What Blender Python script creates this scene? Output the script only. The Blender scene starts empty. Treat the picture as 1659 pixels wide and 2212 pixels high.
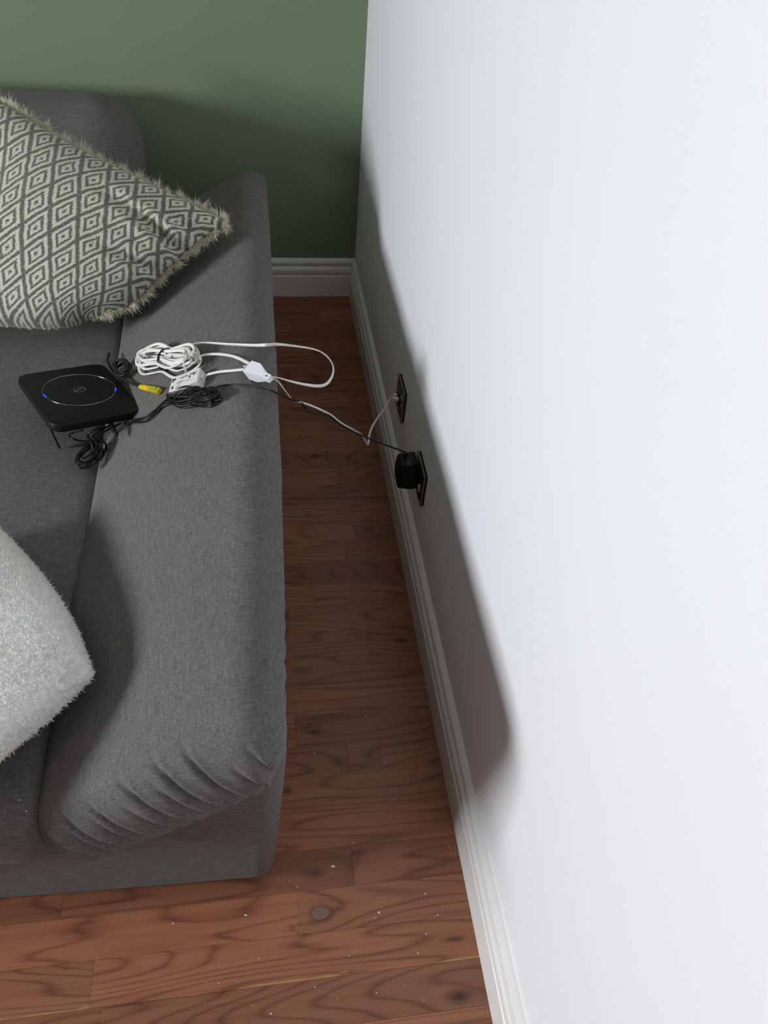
import bpy, bmesh, math, random
import numpy as np
from mathutils import Vector, Matrix

random.seed(7)
rng = np.random.default_rng(7)
scene = bpy.context.scene
COL = scene.collection

# ------------------------------------------------------------------ camera
# world: wall_right is the plane x = 0, wall_back (green) is y = 0, floor z = 0
IW, IH = 1659.0, 2212.0
CF, YAW, PITCH, ROLL = 1663.79, 0.2099, 0.7839, 0.1065
CPOS = np.array([-0.3281, -2.4575, 1.3926])
_f = np.array([math.sin(YAW)*math.cos(PITCH), math.cos(YAW)*math.cos(PITCH), -math.sin(PITCH)])
_r = np.array([math.cos(YAW), -math.sin(YAW), 0.0])
_u = np.cross(_r, _f)
CR = math.cos(ROLL)*_r + math.sin(ROLL)*_u
CU = -math.sin(ROLL)*_r + math.cos(ROLL)*_u
cam = bpy.data.cameras.new('camera')
cam.sensor_fit = 'VERTICAL'
cam.sensor_height = 24.0
cam.lens = CF/IH*24.0
cam.clip_start = 0.02
cam_o = bpy.data.objects.new('camera', cam)
COL.objects.link(cam_o)
cam_o.matrix_world = Matrix(((CR[0], CU[0], -_f[0], CPOS[0]), (CR[1], CU[1], -_f[1], CPOS[1]),
                             (CR[2], CU[2], -_f[2], CPOS[2]), (0, 0, 0, 1)))
scene.camera = cam_o

# ------------------------------------------------------------------ daylight and exposure
WIN_Y0, WIN_Y1, WIN_Z0, WIN_Z1, LEFT_X = -2.62, -1.78, 0.80, 1.56, -3.3
ROOM_Y0, ROOM_H = -6.6, 2.4
world = bpy.data.worlds.new('overcast_sky')
scene.world = world
world.use_nodes = True
_bg = world.node_tree.nodes['Background']
_bg.inputs['Color'].default_value = (0.90, 0.945, 1.0, 1)
_bg.inputs['Strength'].default_value = 85.0
portal = bpy.data.lights.new('window_portal', 'AREA')
portal.shape = 'RECTANGLE'
portal.size, portal.size_y = WIN_Y1-WIN_Y0, WIN_Z1-WIN_Z0
portal.cycles.is_portal = True
po = bpy.data.objects.new('window_portal', portal)
COL.objects.link(po)
po.location = (LEFT_X-0.06, (WIN_Y0+WIN_Y1)/2, (WIN_Z0+WIN_Z1)/2)
po.rotation_euler = Vector((1, 0, 0)).to_track_quat('-Z', 'Z').to_euler()
scene.view_settings.view_transform = 'Standard'
scene.view_settings.look = 'None'
scene.view_settings.gamma = 1.0
scene.view_settings.use_curve_mapping = False
scene.view_settings.exposure = 0.0
scene.cycles.diffuse_bounces = 6
scene.cycles.sample_clamp_indirect = 10.0

# ------------------------------------------------------------------ helpers
def ray(px, py):
    return _f + CR*(px-IW/2)/CF - CU*(py-IH/2)/CF
def at_z(px, py, z):
    d = ray(px, py); return CPOS + d*(z-CPOS[2])/d[2]
def at_y(px, py, y):
    d = ray(px, py); return CPOS + d*(y-CPOS[1])/d[1]
def at_x(px, py, x):
    d = ray(px, py); return CPOS + d*(x-CPOS[0])/d[0]

# sofa arm pad: a slanted slab.  u across (up towards the wall), v along y, n normal
TH = math.radians(32.5)
AU = np.array([math.cos(TH), 0, math.sin(TH)]); AV = np.array([0, 1.0, 0]); AN = np.array([-math.sin(TH), 0, math.cos(TH)])
AC = np.array([-0.4735, -1.115, 0.3695])
AA, AB, ACC, ACROWN = 0.2185, 0.893, 0.064, 0.022
SEAT_Z = 0.335
def arm_pt(u, v, h=0.0):
    k = min(1.0, abs(u)/AA)
    return AC + AU*u + AV*v + AN*(ACC + ACROWN*(1-k*k) + h)
def on_arm(px, py, h=0.0):
    d = ray(px, py); off = ACC + ACROWN*0.8 + h
    for _ in range(6):
        t = ((AC + AN*off - CPOS) @ AN)/(d @ AN)
        P = CPOS + d*t
        u = (P-AC) @ AU
        k = min(1.0, abs(u)/AA)
        off = ACC + ACROWN*(1-k*k) + h
    Q = CPOS + d*(SEAT_Z+0.004+h-CPOS[2])/d[2]             # the seat where it stands higher than the slope
    return Q if (Q[0] < -0.60 and np.linalg.norm(Q-CPOS) < np.linalg.norm(P-CPOS)) else P

def link(o, parent=None):
    COL.objects.link(o)
    if parent is not None:
        o.parent = parent
    return o
def mesh_obj(name, verts, faces, mat, parent=None, smooth=True):
    me = bpy.data.meshes.new(name)
    me.from_pydata([tuple(map(float, v)) for v in verts], [], [tuple(map(int, f)) for f in faces])
    me.update()
    if smooth:
        me.polygons.foreach_set('use_smooth', [True]*len(me.polygons))
    if mat is not None:
        me.materials.append(mat)
    return link(bpy.data.objects.new(name, me), parent)
def empty(name, loc=(0, 0, 0)):
    o = bpy.data.objects.new(name, None)
    o.empty_display_size = 0.05
    o.location = loc
    return link(o)
def tag(o, label, cat, group=None):
    o['label'] = label; o['category'] = cat
    if group: o['group'] = group
    return o
def struct(o):
    o['kind'] = 'structure'; return o
def reparent(o, parent):
    # keep world position of a mesh whose vertices are in world space
    o.parent = parent
    bpy.context.view_layer.update()
    o.matrix_parent_inverse = parent.matrix_world.inverted()
    return o

def box_vf(x0, x1, y0, y1, z0, z1):
    v = [(x, y, z) for x in (x0, x1) for y in (y0, y1) for z in (z0, z1)]
    f = [(0, 1, 3, 2), (4, 6, 7, 5), (0, 4, 5, 1), (2, 3, 7, 6), (0, 2, 6, 4), (1, 5, 7, 3)]
    return v, f
def join_vf(parts):
    V, F = [], []
    for v, f in parts:
        o = len(V); V += list(v); F += [tuple(i+o for i in q) for q in f]
    return V, F
def bevel_box(name, dims, bev, mat, parent, M=None, segs=2, smooth=True):
    """a bevelled box, centred, half sizes dims, placed by the matrix M (3x3, origin)"""
    bm = bmesh.new()
    bmesh.ops.create_cube(bm, size=2.0)
    for v in bm.verts: v.co = Vector((v.co.x*dims[0], v.co.y*dims[1], v.co.z*dims[2]))
    if bev > 0:
        bmesh.ops.bevel(bm, geom=bm.edges[:], offset=bev, segments=segs, affect='EDGES', profile=0.5)
    if M is not None:
        R, o = M
        for v in bm.verts:
            p = o + R[0]*v.co.x + R[1]*v.co.y + R[2]*v.co.z
            v.co = Vector(p)
    bmesh.ops.recalc_face_normals(bm, faces=bm.faces[:])
    me = bpy.data.meshes.new(name); bm.to_mesh(me); bm.free()
    if smooth:
        me.polygons.foreach_set('use_smooth', [True]*len(me.polygons))
    me.materials.append(mat)
    o = link(bpy.data.objects.new(name, me), parent)
    if smooth and bev > 0:
        m = o.modifiers.new('normals', 'WEIGHTED_NORMAL'); m.keep_sharp = False
    return o

def soft_slab(dims, r, n, warp=None, dense=True):
    """rounded slab: half sizes dims, edge radius r (3 radii allowed), n grid counts"""
    dims = np.array(dims, float); r = np.minimum(np.array([r, r, r], float) if np.isscalar(r) else np.array(r, float), dims)
    idx = {}; V = []; F = []
    def g(k):
        s = np.linspace(-1, 1, k+1)
        return np.sin(s*math.pi/2) if dense else s
    G = [g(k) for k in n]
    def key(a, b, c):
        kk = (round(a, 6), round(b, 6), round(c, 6))
        if kk not in idx:
            p = np.array([a, b, c])*dims
            inner = np.clip(p, -(dims-r), dims-r)
            d = (p-inner)/r
            l = np.linalg.norm(d)
            if l > 1e-9:
                m = np.max(np.abs(d))
                d = d/l*m
            idx[kk] = len(V); V.append(inner+d*r)
        return idx[kk]
    for ax in range(3):
        b, c = (ax+1) % 3, (ax+2) % 3
        for s in (-1, 1):
            for i in range(n[b]):
                for j in range(n[c]):
                    q = []
                    for (di, dj) in ((0, 0), (1, 0), (1, 1), (0, 1)):
                        co = [0, 0, 0]; co[ax] = s; co[b] = G[b][i+di]; co[c] = G[c][j+dj]
                        q.append(key(*co))
                    F.append(tuple(q) if s > 0 else tuple(reversed(q)))
    V = np.array(V)
    if warp is not None:
        V = warp(V)
    return V, F

def catmull(P, n=12, closed=False):
    P = np.array(P, float); out = []
    N = len(P)
    for i in range(N if closed else N-1):
        if closed:
            p0, p1, p2, p3 = P[(i-1) % N], P[i], P[(i+1) % N], P[(i+2) % N]
        else:
            p0, p1, p2, p3 = P[max(i-1, 0)], P[i], P[i+1], P[min(i+2, N-1)]
        for k in range(n):
            t = k/n
            out.append(0.5*((2*p1)+(-p0+p2)*t+(2*p0-5*p1+4*p2-p3)*t*t+(-p0+3*p1-3*p2+p3)*t**3))
    if not closed: out.append(P[-1])
    return np.array(out)
def circ(r, k=8):
    return [(r*math.cos(2*math.pi*i/k), r*math.sin(2*math.pi*i/k)) for i in range(k)]
def flat(w, h, k=4):
    """stadium profile w wide (first axis), h high"""
    P = []
    a = w/2-h/2
    for i in range(k+1):
        t = -math.pi/2+math.pi*i/k; P.append((a+h/2*math.cos(t), h/2*math.sin(t)))
    for i in range(k+1):
        t = math.pi/2+math.pi*i/k; P.append((-a+h/2*math.cos(t), h/2*math.sin(t)))
    return P
def sweep(path, prof, up=(0, 0, 1), twist=None, closed=False, scale=None):
    """sweep a 2-D profile; its second axis starts along `up`; parallel transport"""
    path = np.array(path, float); N = len(path); M = len(prof)
    T = np.zeros_like(path)
    if closed: T = np.roll(path, -1, 0)-np.roll(path, 1, 0)
    else:
        T[1:-1] = path[2:]-path[:-2]; T[0] = path[1]-path[0]; T[-1] = path[-1]-path[-2]
    T /= np.maximum(np.linalg.norm(T, axis=1), 1e-9)[:, None]
    b = np.array(up, float); b = b-T[0]*(b @ T[0]); b /= np.linalg.norm(b)
    V = []
    for i in range(N):
        b = b-T[i]*(b @ T[i]); b /= max(np.linalg.norm(b), 1e-9)
        a = np.cross(b, T[i])
        bb, aa = b, a
        if twist is not None:
            c, s = math.cos(twist(i/(N-1))), math.sin(twist(i/(N-1)))
            aa, bb = a*c+b*s, b*c-a*s
        k = 1.0 if scale is None else scale(i/(N-1))
        for (x, y) in prof: V.append(path[i]+aa*x*k+bb*y*k)
    F = []
    for i in range(N if closed else N-1):
        j = (i+1) % N
        for k in range(M):
            F.append((i*M+k, i*M+(k+1) % M, j*M+(k+1) % M, j*M+k))
    if not closed:
        F.append(tuple(reversed(range(M)))); F.append(tuple((N-1)*M+k for k in range(M)))
    return V, F
def upright_sweep(path, prof, up):
    """sweep whose second axis stays near a fixed direction `up` (ribbon lying on a surface)"""
    path = np.array(path, float); N = len(path); M = len(prof)
    T = np.gradient(path, axis=0); T /= np.maximum(np.linalg.norm(T, axis=1), 1e-9)[:, None]
    V = []
    for i in range(N):
        u = np.array(up(i/(N-1)) if callable(up) else up, float)
        b = u-T[i]*(u @ T[i]); b /= max(np.linalg.norm(b), 1e-9)
        a = np.cross(b, T[i])
        for (x, y) in prof: V.append(path[i]+a*x+b*y)
    F = [(i*M+k, i*M+(k+1) % M, (i+1)*M+(k+1) % M, (i+1)*M+k) for i in range(N-1) for k in range(M)]
    F.append(tuple(reversed(range(M)))); F.append(tuple((N-1)*M+k for k in range(M)))
    return V, F
def prism(profile, axis_from, axis_to, ax=1):
    """extrude a 2-D profile (list of (a,b)) along world axis ax"""
    V = []
    for t in (axis_from, axis_to):
        for (a, b) in profile:
            p = [0, 0, 0]; o = [i for i in range(3) if i != ax]
            p[ax] = t; p[o[0]] = a; p[o[1]] = b; V.append(p)
    n = len(profile)
    F = [(i, (i+1) % n, n+(i+1) % n, n+i) for i in range(n)]
    F += [tuple(reversed(range(n))), tuple(range(n, 2*n))]
    return V, F
def fix_normals(o):
    bm = bmesh.new(); bm.from_mesh(o.data)
    bmesh.ops.recalc_face_normals(bm, faces=bm.faces[:])
    bm.to_mesh(o.data); bm.free(); return o

# ------------------------------------------------------------------ materials
class NT:
    def __init__(self, name):
        self.m = bpy.data.materials.new(name); self.m.use_nodes = True
        self.t = self.m.node_tree; self.b = self.t.nodes['Principled BSDF']
    def n(self, typ, **kw):
        nd = self.t.nodes.new(typ)
        for k, v in kw.items():
            if k.startswith('_'): setattr(nd, k[1:], v)
            else: nd.inputs[k].default_value = v
        return nd
    def l(self, a, b): self.t.links.new(a, b)
    def math(self, op, a, b=None, c=None, clamp=False):
        nd = self.t.nodes.new('ShaderNodeMath'); nd.operation = op; nd.use_clamp = clamp
        for i, v in enumerate((a, b, c)):
            if v is None: continue
            if isinstance(v, (int, float)): nd.inputs[i].default_value = v
            else: self.l(v, nd.inputs[i])
        return nd.outputs[0]
    def ramp(self, fac, stops, interp='LINEAR'):
        nd = self.t.nodes.new('ShaderNodeValToRGB'); nd.color_ramp.interpolation = interp
        e = nd.color_ramp.elements
        while len(e) > 1: e.remove(e[-1])
        e[0].position = stops[0][0]; e[0].color = (*stops[0][1], 1)
        for p, c in stops[1:]:
            x = e.new(p); x.color = (*c, 1)
        self.l(fac, nd.inputs[0]); return nd.outputs[0]
    def mix(self, fac, a, b, blend='MIX'):
        nd = self.t.nodes.new('ShaderNodeMix'); nd.data_type = 'RGBA'; nd.blend_type = blend
        if isinstance(fac, (int, float)): nd.inputs[0].default_value = fac
        else: self.l(fac, nd.inputs[0])
        for i, v in ((6, a), (7, b)):
            if isinstance(v, tuple): nd.inputs[i].default_value = (*v, 1) if len(v) == 3 else v
            else: self.l(v, nd.inputs[i])
        return nd.outputs[2]
    def coords(self, kind='Object', scale=(1, 1, 1), rot=(0, 0, 0)):
        if kind == 'World':
            src = self.n('ShaderNodeNewGeometry').outputs['Position']
        else:
            src = self.n('ShaderNodeTexCoord').outputs[kind]
        mp = self.n('ShaderNodeMapping'); mp.inputs['Scale'].default_value = scale; mp.inputs['Rotation'].default_value = rot
        self.l(src, mp.inputs['Vector']); return mp.outputs[0]
    def noise(self, vec, scale, detail=4.0, rough=0.5, dist=0.0):
        nd = self.n('ShaderNodeTexNoise', Scale=scale, Detail=detail, Roughness=rough, Distortion=dist)
        self.l(vec, nd.inputs['Vector']); return nd.outputs['Fac']
    def bump(self, h, strength=0.3, dist=0.001):
        nd = self.n('ShaderNodeBump', Strength=strength, Distance=dist)
        self.l(h, nd.inputs['Height']); self.l(nd.outputs[0], self.b.inputs['Normal'])
def S(*c):
    """sRGB 0-255 to linear"""
    return tuple((x/255/12.92 if x/255 <= 0.04045 else ((x/255+0.055)/1.055)**2.4) for x in c)

def paint(name, col, rough=0.6, mott=0.03, bump=0.08, scale=60):
    N = NT(name)
    v = N.coords('World')
    f = N.noise(v, 3.0, 3)
    c = N.mix(f, tuple(x*(1-mott) for x in col), tuple(min(1, x*(1+mott)) for x in col))
    N.l(c, N.b.inputs['Base Color'])
    N.b.inputs['Roughness'].default_value = rough
    N.bump(N.noise(v, scale, 4), bump, 0.002)
    return N.m
def plain(name, col, rough=0.5, metal=0.0, var=0.06, scale=80.0, bump=0.0, **kw):
    N = NT(name)
    v = N.coords('Object')
    f = N.noise(v, scale, 3)
    N.l(N.mix(f, tuple(x*(1-var) for x in col), tuple(x*(1+var) for x in col)), N.b.inputs['Base Color'])
    N.b.inputs['Roughness'].default_value = rough; N.b.inputs['Metallic'].default_value = metal
    for k, x in kw.items(): N.b.inputs[k.replace('_', ' ')].default_value = x
    if bump: N.bump(f, bump, 0.001)
    return N.m

M_WHITE = paint('white_wall_paint', (0.83, 0.83, 0.845), 0.55, 0.012, 0.06, 90)
M_GREEN = paint('green_wall_paint', S(117, 134, 106), 0.6, 0.05, 0.10, 110)
M_CEIL = paint('ceiling_paint', (0.44, 0.42, 0.395), 0.8)  # unseen ceiling, its colour held down to limit the bounced fill
M_GREEN_LOWBOUNCE = paint('low_bounce_green_wall', S(74, 88, 66), 0.65, 0.05, 0.10, 110)  # wall green darkened for the unseen window wall, to cut bounced light
M_SKIRT = paint('gloss_white_trim_paint', (0.80, 0.79, 0.76), 0.3, 0.02, 0.03)

def fabric(name, base, dark=0.78, light=1.2):
    N = NT(name)
    v = N.coords('World')
    big = N.noise(v, 5.0, 4, 0.6)
    thr1 = N.noise(N.coords('World', (40, 380, 380)), 1.0, 2, 0.6)     # threads across
    thr2 = N.noise(N.coords('World', (380, 50, 380)), 1.0, 2, 0.6)     # threads along
    spk = N.noise(v, 480.0, 2, 0.7)
    w = N.math('ADD', N.math('MULTIPLY', thr1, 0.55), N.math('MULTIPLY', thr2, 0.45))
    w = N.math('ADD', N.math('MULTIPLY', w, 0.7), N.math('MULTIPLY', spk, 0.3))
    c = N.ramp(w, [(0.36, tuple(x*dark*0.72 for x in base)), (0.5, base), (0.64, tuple(x*light*1.25 for x in base))])
    c2 = N.mix(N.math('MULTIPLY', big, 0.35), c, tuple(x*0.72 for x in base), 'MIX')
    N.l(c2, N.b.inputs['Base Color'])
    N.b.inputs['Roughness'].default_value = 0.92
    N.b.inputs['Sheen Weight'].default_value = 0.08
    N.b.inputs['Sheen Roughness'].default_value = 0.45
    N.b.inputs['Specular IOR Level'].default_value = 0.25
    N.bump(w, 0.6, 0.0015)
    return N.m
M_FAB = fabric('grey_woven_upholstery', (0.130, 0.121, 0.115))

def plank_material(name, knots=(), streak=None):
    N = NT(name)
    info = N.n('ShaderNodeObjectInfo')
    geo = N.n('ShaderNodeNewGeometry')
    sep = N.n('ShaderNodeSeparateXYZ'); N.l(geo.outputs['Position'], sep.inputs[0])
    x, y = sep.outputs[0], sep.outputs[1]
    rnd = info.outputs['Random']
    # warp field around knots
    kx = None
    wy = y
    kmask = None
    pale = None
    for (ax, ay, rx, ry, dark) in knots:
        dx = N.math('DIVIDE', N.math('SUBTRACT', x, ax), rx)
        dy = N.math('DIVIDE', N.math('SUBTRACT', y, ay), ry)
        d2 = N.math('ADD', N.math('MULTIPLY', dx, dx), N.math('MULTIPLY', dy, dy))
        wide = N.math('DIVIDE', 1.0, N.math('ADD', 1.0, N.math('MULTIPLY', d2, 0.22)))
        sgn = N.math('SUBTRACT', y, ay)
        # grain lines bow round the knot
        wy = N.math('SUBTRACT', wy, N.math('MULTIPLY', N.math('MULTIPLY', sgn, wide), 0.85))
        core = N.math('SUBTRACT', 1.0, N.math('SMOOTH_MIN', N.math('SQRT', d2), 1.0, 0.3), clamp=True)
        if rx == 0.027: pale = N.math('LESS_THAN', N.math('ADD', d2, N.math('MULTIPLY', N.noise(geo.outputs['Position'], 220.0, 2), 0.2)), 0.36)
        core = N.math('MULTIPLY', core, dark)
        kmask = core if kmask is None else N.math('MAXIMUM', kmask, core)
    comb = N.n('ShaderNodeCombineXYZ')
    N.l(N.math('ADD', x, N.math('MULTIPLY', rnd, 37.0)), comb.inputs[0])
    N.l(wy, comb.inputs[1])
    N.l(N.math('MULTIPLY', rnd, 11.0), comb.inputs[2])
    def mapped(sc):
        mp = N.n('ShaderNodeMapping'); mp.inputs['Scale'].default_value = sc
        N.l(comb.outputs[0], mp.inputs['Vector']); return mp.outputs[0]
    # cathedral figure: contour lines of a slow noise stretched along the plank
    slow = N.noise(mapped((0.85, 8.0, 1.0)), 1.0, 2.0, 0.35)
    rings = N.math('FRACT', N.math('MULTIPLY', slow, 27.0))
    rings = N.math('POWER', N.math('SUBTRACT', 1.0, N.math('ABSOLUTE', N.math('SUBTRACT', N.math('MULTIPLY', rings, 2.0), 1.0))), 4.0)
    fine = N.noise(mapped((9.0, 420.0, 1.0)), 1.0, 3, 0.6)
    mid = N.noise(mapped((4.0, 70.0, 1.0)), 1.0, 3, 0.55)
    g = N.math('ADD', N.math('MULTIPLY', rings, 0.30), N.math('ADD', N.math('MULTIPLY', fine, 0.36), N.math('MULTIPLY', mid, 0.42)))
    c = N.ramp(g, [(0.25, S(158, 106, 78)), (0.42, S(147, 95, 69)), (0.60, S(127, 78, 57)), (0.85, S(92, 53, 41))])
    if kmask is not None:
        kn = N.noise(mapped((60, 90, 1)), 1.0, 3, 0.6)
        kf = N.math('MULTIPLY', kmask, N.math('ADD', 0.6, kn), clamp=True)
        c = N.mix(kf, c, S(52, 31, 25))
        if pale is not None: c = N.mix(N.math('MULTIPLY', pale, 0.75), c, S(128, 108, 94))
    if streak is not None:
        d = N.math('SUBTRACT', y, streak)
        nn = N.noise(mapped((5, 40, 1)), 1.0, 3, 0.7)
        m_ = N.math('LESS_THAN', d, N.math('MULTIPLY', N.math('SUBTRACT', nn, 0.47), 0.07))
        c = N.mix(N.math('MULTIPLY', m_, 0.4), c, S(196, 158, 98))
    c = N.mix(1.0, c, info.outputs['Color'], 'MULTIPLY')
    N.l(c, N.b.inputs['Base Color'])
    N.b.inputs['Roughness'].default_value = 0.36
    N.b.inputs['Specular IOR Level'].default_value = 0.4
    N.bump(fine, 0.08, 0.0006)
    return N.m
M_PLANK = plank_material('oak_plank')
M_SUB = plain('floor_underlay', (0.05, 0.035, 0.025), 0.9)

# ------------------------------------------------------------------ room shell
V, F = box_vf(LEFT_X-0.2, 0.15, ROOM_Y0-0.2, 0.15, -0.12, -0.0125)
floor = struct(mesh_obj('floor', V, F, M_SUB, smooth=False))
V, F = box_vf(0.0, 0.14, ROOM_Y0, 0.14, 0.0, ROOM_H)
wr = struct(mesh_obj('wall_right', V, F, M_WHITE, smooth=False))
V, F = box_vf(LEFT_X, 0.0, 0.0, 0.14, 0.0, ROOM_H)
wb = struct(mesh_obj('wall_back', V, F, M_GREEN, smooth=False))
V, F = box_vf(LEFT_X-0.2, 0.14, ROOM_Y0-0.14, ROOM_Y0, 0.0, ROOM_H)
wf = struct(mesh_obj('wall_front', V, F, M_GREEN, smooth=False))
V, F = box_vf(LEFT_X-0.2, 0.14, ROOM_Y0-0.14, 0.14, ROOM_H, ROOM_H+0.1)
ce = struct(mesh_obj('ceiling', V, F, M_CEIL, smooth=False))
V, F = join_vf([box_vf(LEFT_X-0.2, LEFT_X, ROOM_Y0, WIN_Y0, 0, ROOM_H), box_vf(LEFT_X-0.2, LEFT_X, WIN_Y1, 0.14, 0, ROOM_H),
                box_vf(LEFT_X-0.2, LEFT_X, WIN_Y0, WIN_Y1, 0, WIN_Z0), box_vf(LEFT_X-0.2, LEFT_X, WIN_Y0, WIN_Y1, WIN_Z1, ROOM_H)])
wl = struct(mesh_obj('wall_left', V, F, M_GREEN_LOWBOUNCE, smooth=False))
# window: frame, glass, sill
M_UPVC = plain('white_window_plastic', (0.8, 0.8, 0.8), 0.35)
ng = NT('window_glass')
tr = ng.n('ShaderNodeBsdfTransparent'); gl = ng.n('ShaderNodeBsdfGlossy', Roughness=0.02); mx = ng.n('ShaderNodeMixShader', Fac=0.06)
ng.l(tr.outputs[0], mx.inputs[1]); ng.l(gl.outputs[0], mx.inputs[2])
ng.l(mx.outputs[0], ng.t.nodes['Material Output'].inputs['Surface'])
win = struct(empty('window_1', (LEFT_X-0.1, (WIN_Y0+WIN_Y1)/2, WIN_Z0)))
fw = 0.05
V, F = join_vf([box_vf(-0.03, 0.03, -(WIN_Y1-WIN_Y0)/2, -(WIN_Y1-WIN_Y0)/2+fw, 0, WIN_Z1-WIN_Z0),
                box_vf(-0.03, 0.03, (WIN_Y1-WIN_Y0)/2-fw, (WIN_Y1-WIN_Y0)/2, 0, WIN_Z1-WIN_Z0),
                box_vf(-0.03, 0.03, -(WIN_Y1-WIN_Y0)/2+fw, (WIN_Y1-WIN_Y0)/2-fw, 0, fw),
                box_vf(-0.03, 0.03, -(WIN_Y1-WIN_Y0)/2+fw, (WIN_Y1-WIN_Y0)/2-fw, WIN_Z1-WIN_Z0-fw, WIN_Z1-WIN_Z0)])
mesh_obj('window_frame', V, F, M_UPVC, win, False)
V, F = box_vf(-0.01, -0.006, -(WIN_Y1-WIN_Y0)/2+fw, (WIN_Y1-WIN_Y0)/2-fw, fw, WIN_Z1-WIN_Z0-fw)
mesh_obj('pane', V, F, ng.m, win, False)
V, F = box_vf(0.03, 0.16, -(WIN_Y1-WIN_Y0)/2-0.04, (WIN_Y1-WIN_Y0)/2+0.04, -0.02, 0.0)
mesh_obj('window_sill', V, F, M_UPVC, win, False)

# skirting boards: torus profile (depth from wall, height)
def skirting_profile():
    P = [(0.0, 0.0), (0.018, 0.0), (0.018, 0.074), (0.0165, 0.0755), (0.0135, 0.0765), (0.0132, 0.0785)]
    for i in range(9):                                   # large torus roll
        t = -math.pi/2+math.pi*i/8
        P.append((0.0115+0.0062*math.cos(t), 0.0925+0.0135*math.sin(t)))
    P += [(0.0100, 0.1068), (0.0098, 0.1095), (0.0112, 0.1105)]
    for i in range(7):                                   # top bead
        t = -math.pi/2+(math.pi/2+0.9)*i/6
        P.append((0.0075+0.0055*math.cos(t), 0.1205+0.0098*math.sin(t)))
    P += [(0.004, 0.1325), (0.0, 0.1340)]
    return P
SP = skirting_profile()
def skirting(name, side):
    n = len(SP); V = []
    if side == 'right':
        for end in (0, 1):
            for (d, z) in SP: V.append((-d, -d if end == 0 else ROOM_Y0, z))
    elif side == 'back':
        for end in (0, 1):
            for (d, z) in SP: V.append((-d if end == 0 else LEFT_X, -d, z))
    F = [(i, (i+1) % n, n+(i+1) % n, n+i) for i in range(n)]+[tuple(range(n)), tuple(range(n, 2*n))]
    o = mesh_obj(name, V, F, M_SKIRT, smooth=False)
    fix_normals(o)
    return struct(o)
skirting('baseboard_right', 'right')
skirting('baseboard_back', 'back')

# ------------------------------------------------------------------ plank floor
Y0, PW = -2.122, 0.067
JOINTS = {-1: [-0.61], 0: [-0.63], 1: [-0.308], 2: [-0.209, -0.692], 3: [-0.55], 4: [-0.36], 5: [-0.135, -0.198], 6: [-0.294],
          7: [-0.62], 8: [-0.40], 9: [-0.125], 10: [-0.295], 12: [-0.42], 13: [-0.148], 15: [-0.33], 17: [-0.145], 18: [-0.30],
          20: [-0.22], 22: [-0.10], 25: [-0.19], 29: [-0.13], 30: [-0.13]}
TONE = {(-1, 1): 0.80, (-1, 0): 0.78, (0, 1): 1.05, (0, 0): 0.92, (1, 1): 1.0, (1, 0): 1.08, (2, 2): 0.86, (2, 1): 0.80, (2, 0): 0.8,
        (3, 1): 1.12, (4, 1): 1.02, (5, 2): 1.0, (5, 1): 0.9, (5, 0): 0.88, (6, 1): 0.88, (6, 0): 0.95, (7, 1): 1.0, (8, 1): 0.92, (9, 1): 0.9, (9, 0): 0.98,
        (10, 1): 0.98, (10, 0): 0.72, (11, 0): 0.98, (12, 1): 0.72, (13, 1): 0.92, (13, 0): 1.0, (14, 0): 0.84, (15, 1): 1.0, (16, 0): 0.84,
        (17, 1): 0.88, (17, 0): 1.0, (18, 1): 0.86, (29, 1): 1.3, (30, 1): 0.95}
KN = {1: (1, (-0.271, -2.026, 0.027, 0.019, 1.0)), 6: (1, (-0.258, -1.692, 0.022, 0.007, 1.0)), 9: (1, (-0.052, -1.490, 0.017, 0.010, 1.0)),
      2: (1, (-0.278, -1.962, 0.030, 0.014, 0.55)), -1: (1, (-0.064, -2.172, 0.030, 0.014, 0.9)), 0: (1, (-0.054, -2.090, 0.030, 0.007, 0.8)),
      4: (1, (-0.317, -1.808, 0.016, 0.010, 0.9)), 5: (0, (-0.216, -1.760, 0.028, 0.013, 0.5)), 14: (0, (-0.087, -1.152, 0.018, 0.012, 0.8)),
      18: (1, (-0.196, -0.866, 0.030, 0.012, 0.8)), 8: (1, (-0.272, -1.548, 0.030, 0.014, 0.55)), 15: (1, (-0.23, -1.09, 0.012, 0.006, 0.7))}
plank_meshes = {}
def plank_mesh(L):
    L = round(L, 3)
    if L not in plank_meshes:
        e = 0.00012; b = 0.0004
        x0, x1, y0, y1 = e, L-e, e, PW-e
        V = [(x0, y0, -0.012), (x1, y0, -0.012), (x1, y1, -0.012), (x0, y1, -0.012),
             (x0, y0, -b*0.7), (x1, y0, -b*0.7), (x1, y1, -b*0.7), (x0, y1, -b*0.7),
             (x0+b, y0+b, 0), (x1-b, y0+b, 0), (x1-b, y1-b, 0), (x0+b, y1-b, 0)]
        F = [(3, 2, 1, 0), (8, 9, 10, 11)]
        for a in (0, 4):
            for i in range(4):
                j = (i+1) % 4; F.append((a+i, a+j, a+4+j, a+4+i))
        me = bpy.data.meshes.new('plank'); me.from_pydata(V, [], F); me.materials.append(M_PLANK)
        plank_meshes[L] = me
    return plank_meshes[L]
rest_V, rest_F = [], []
nplank = 0
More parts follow.
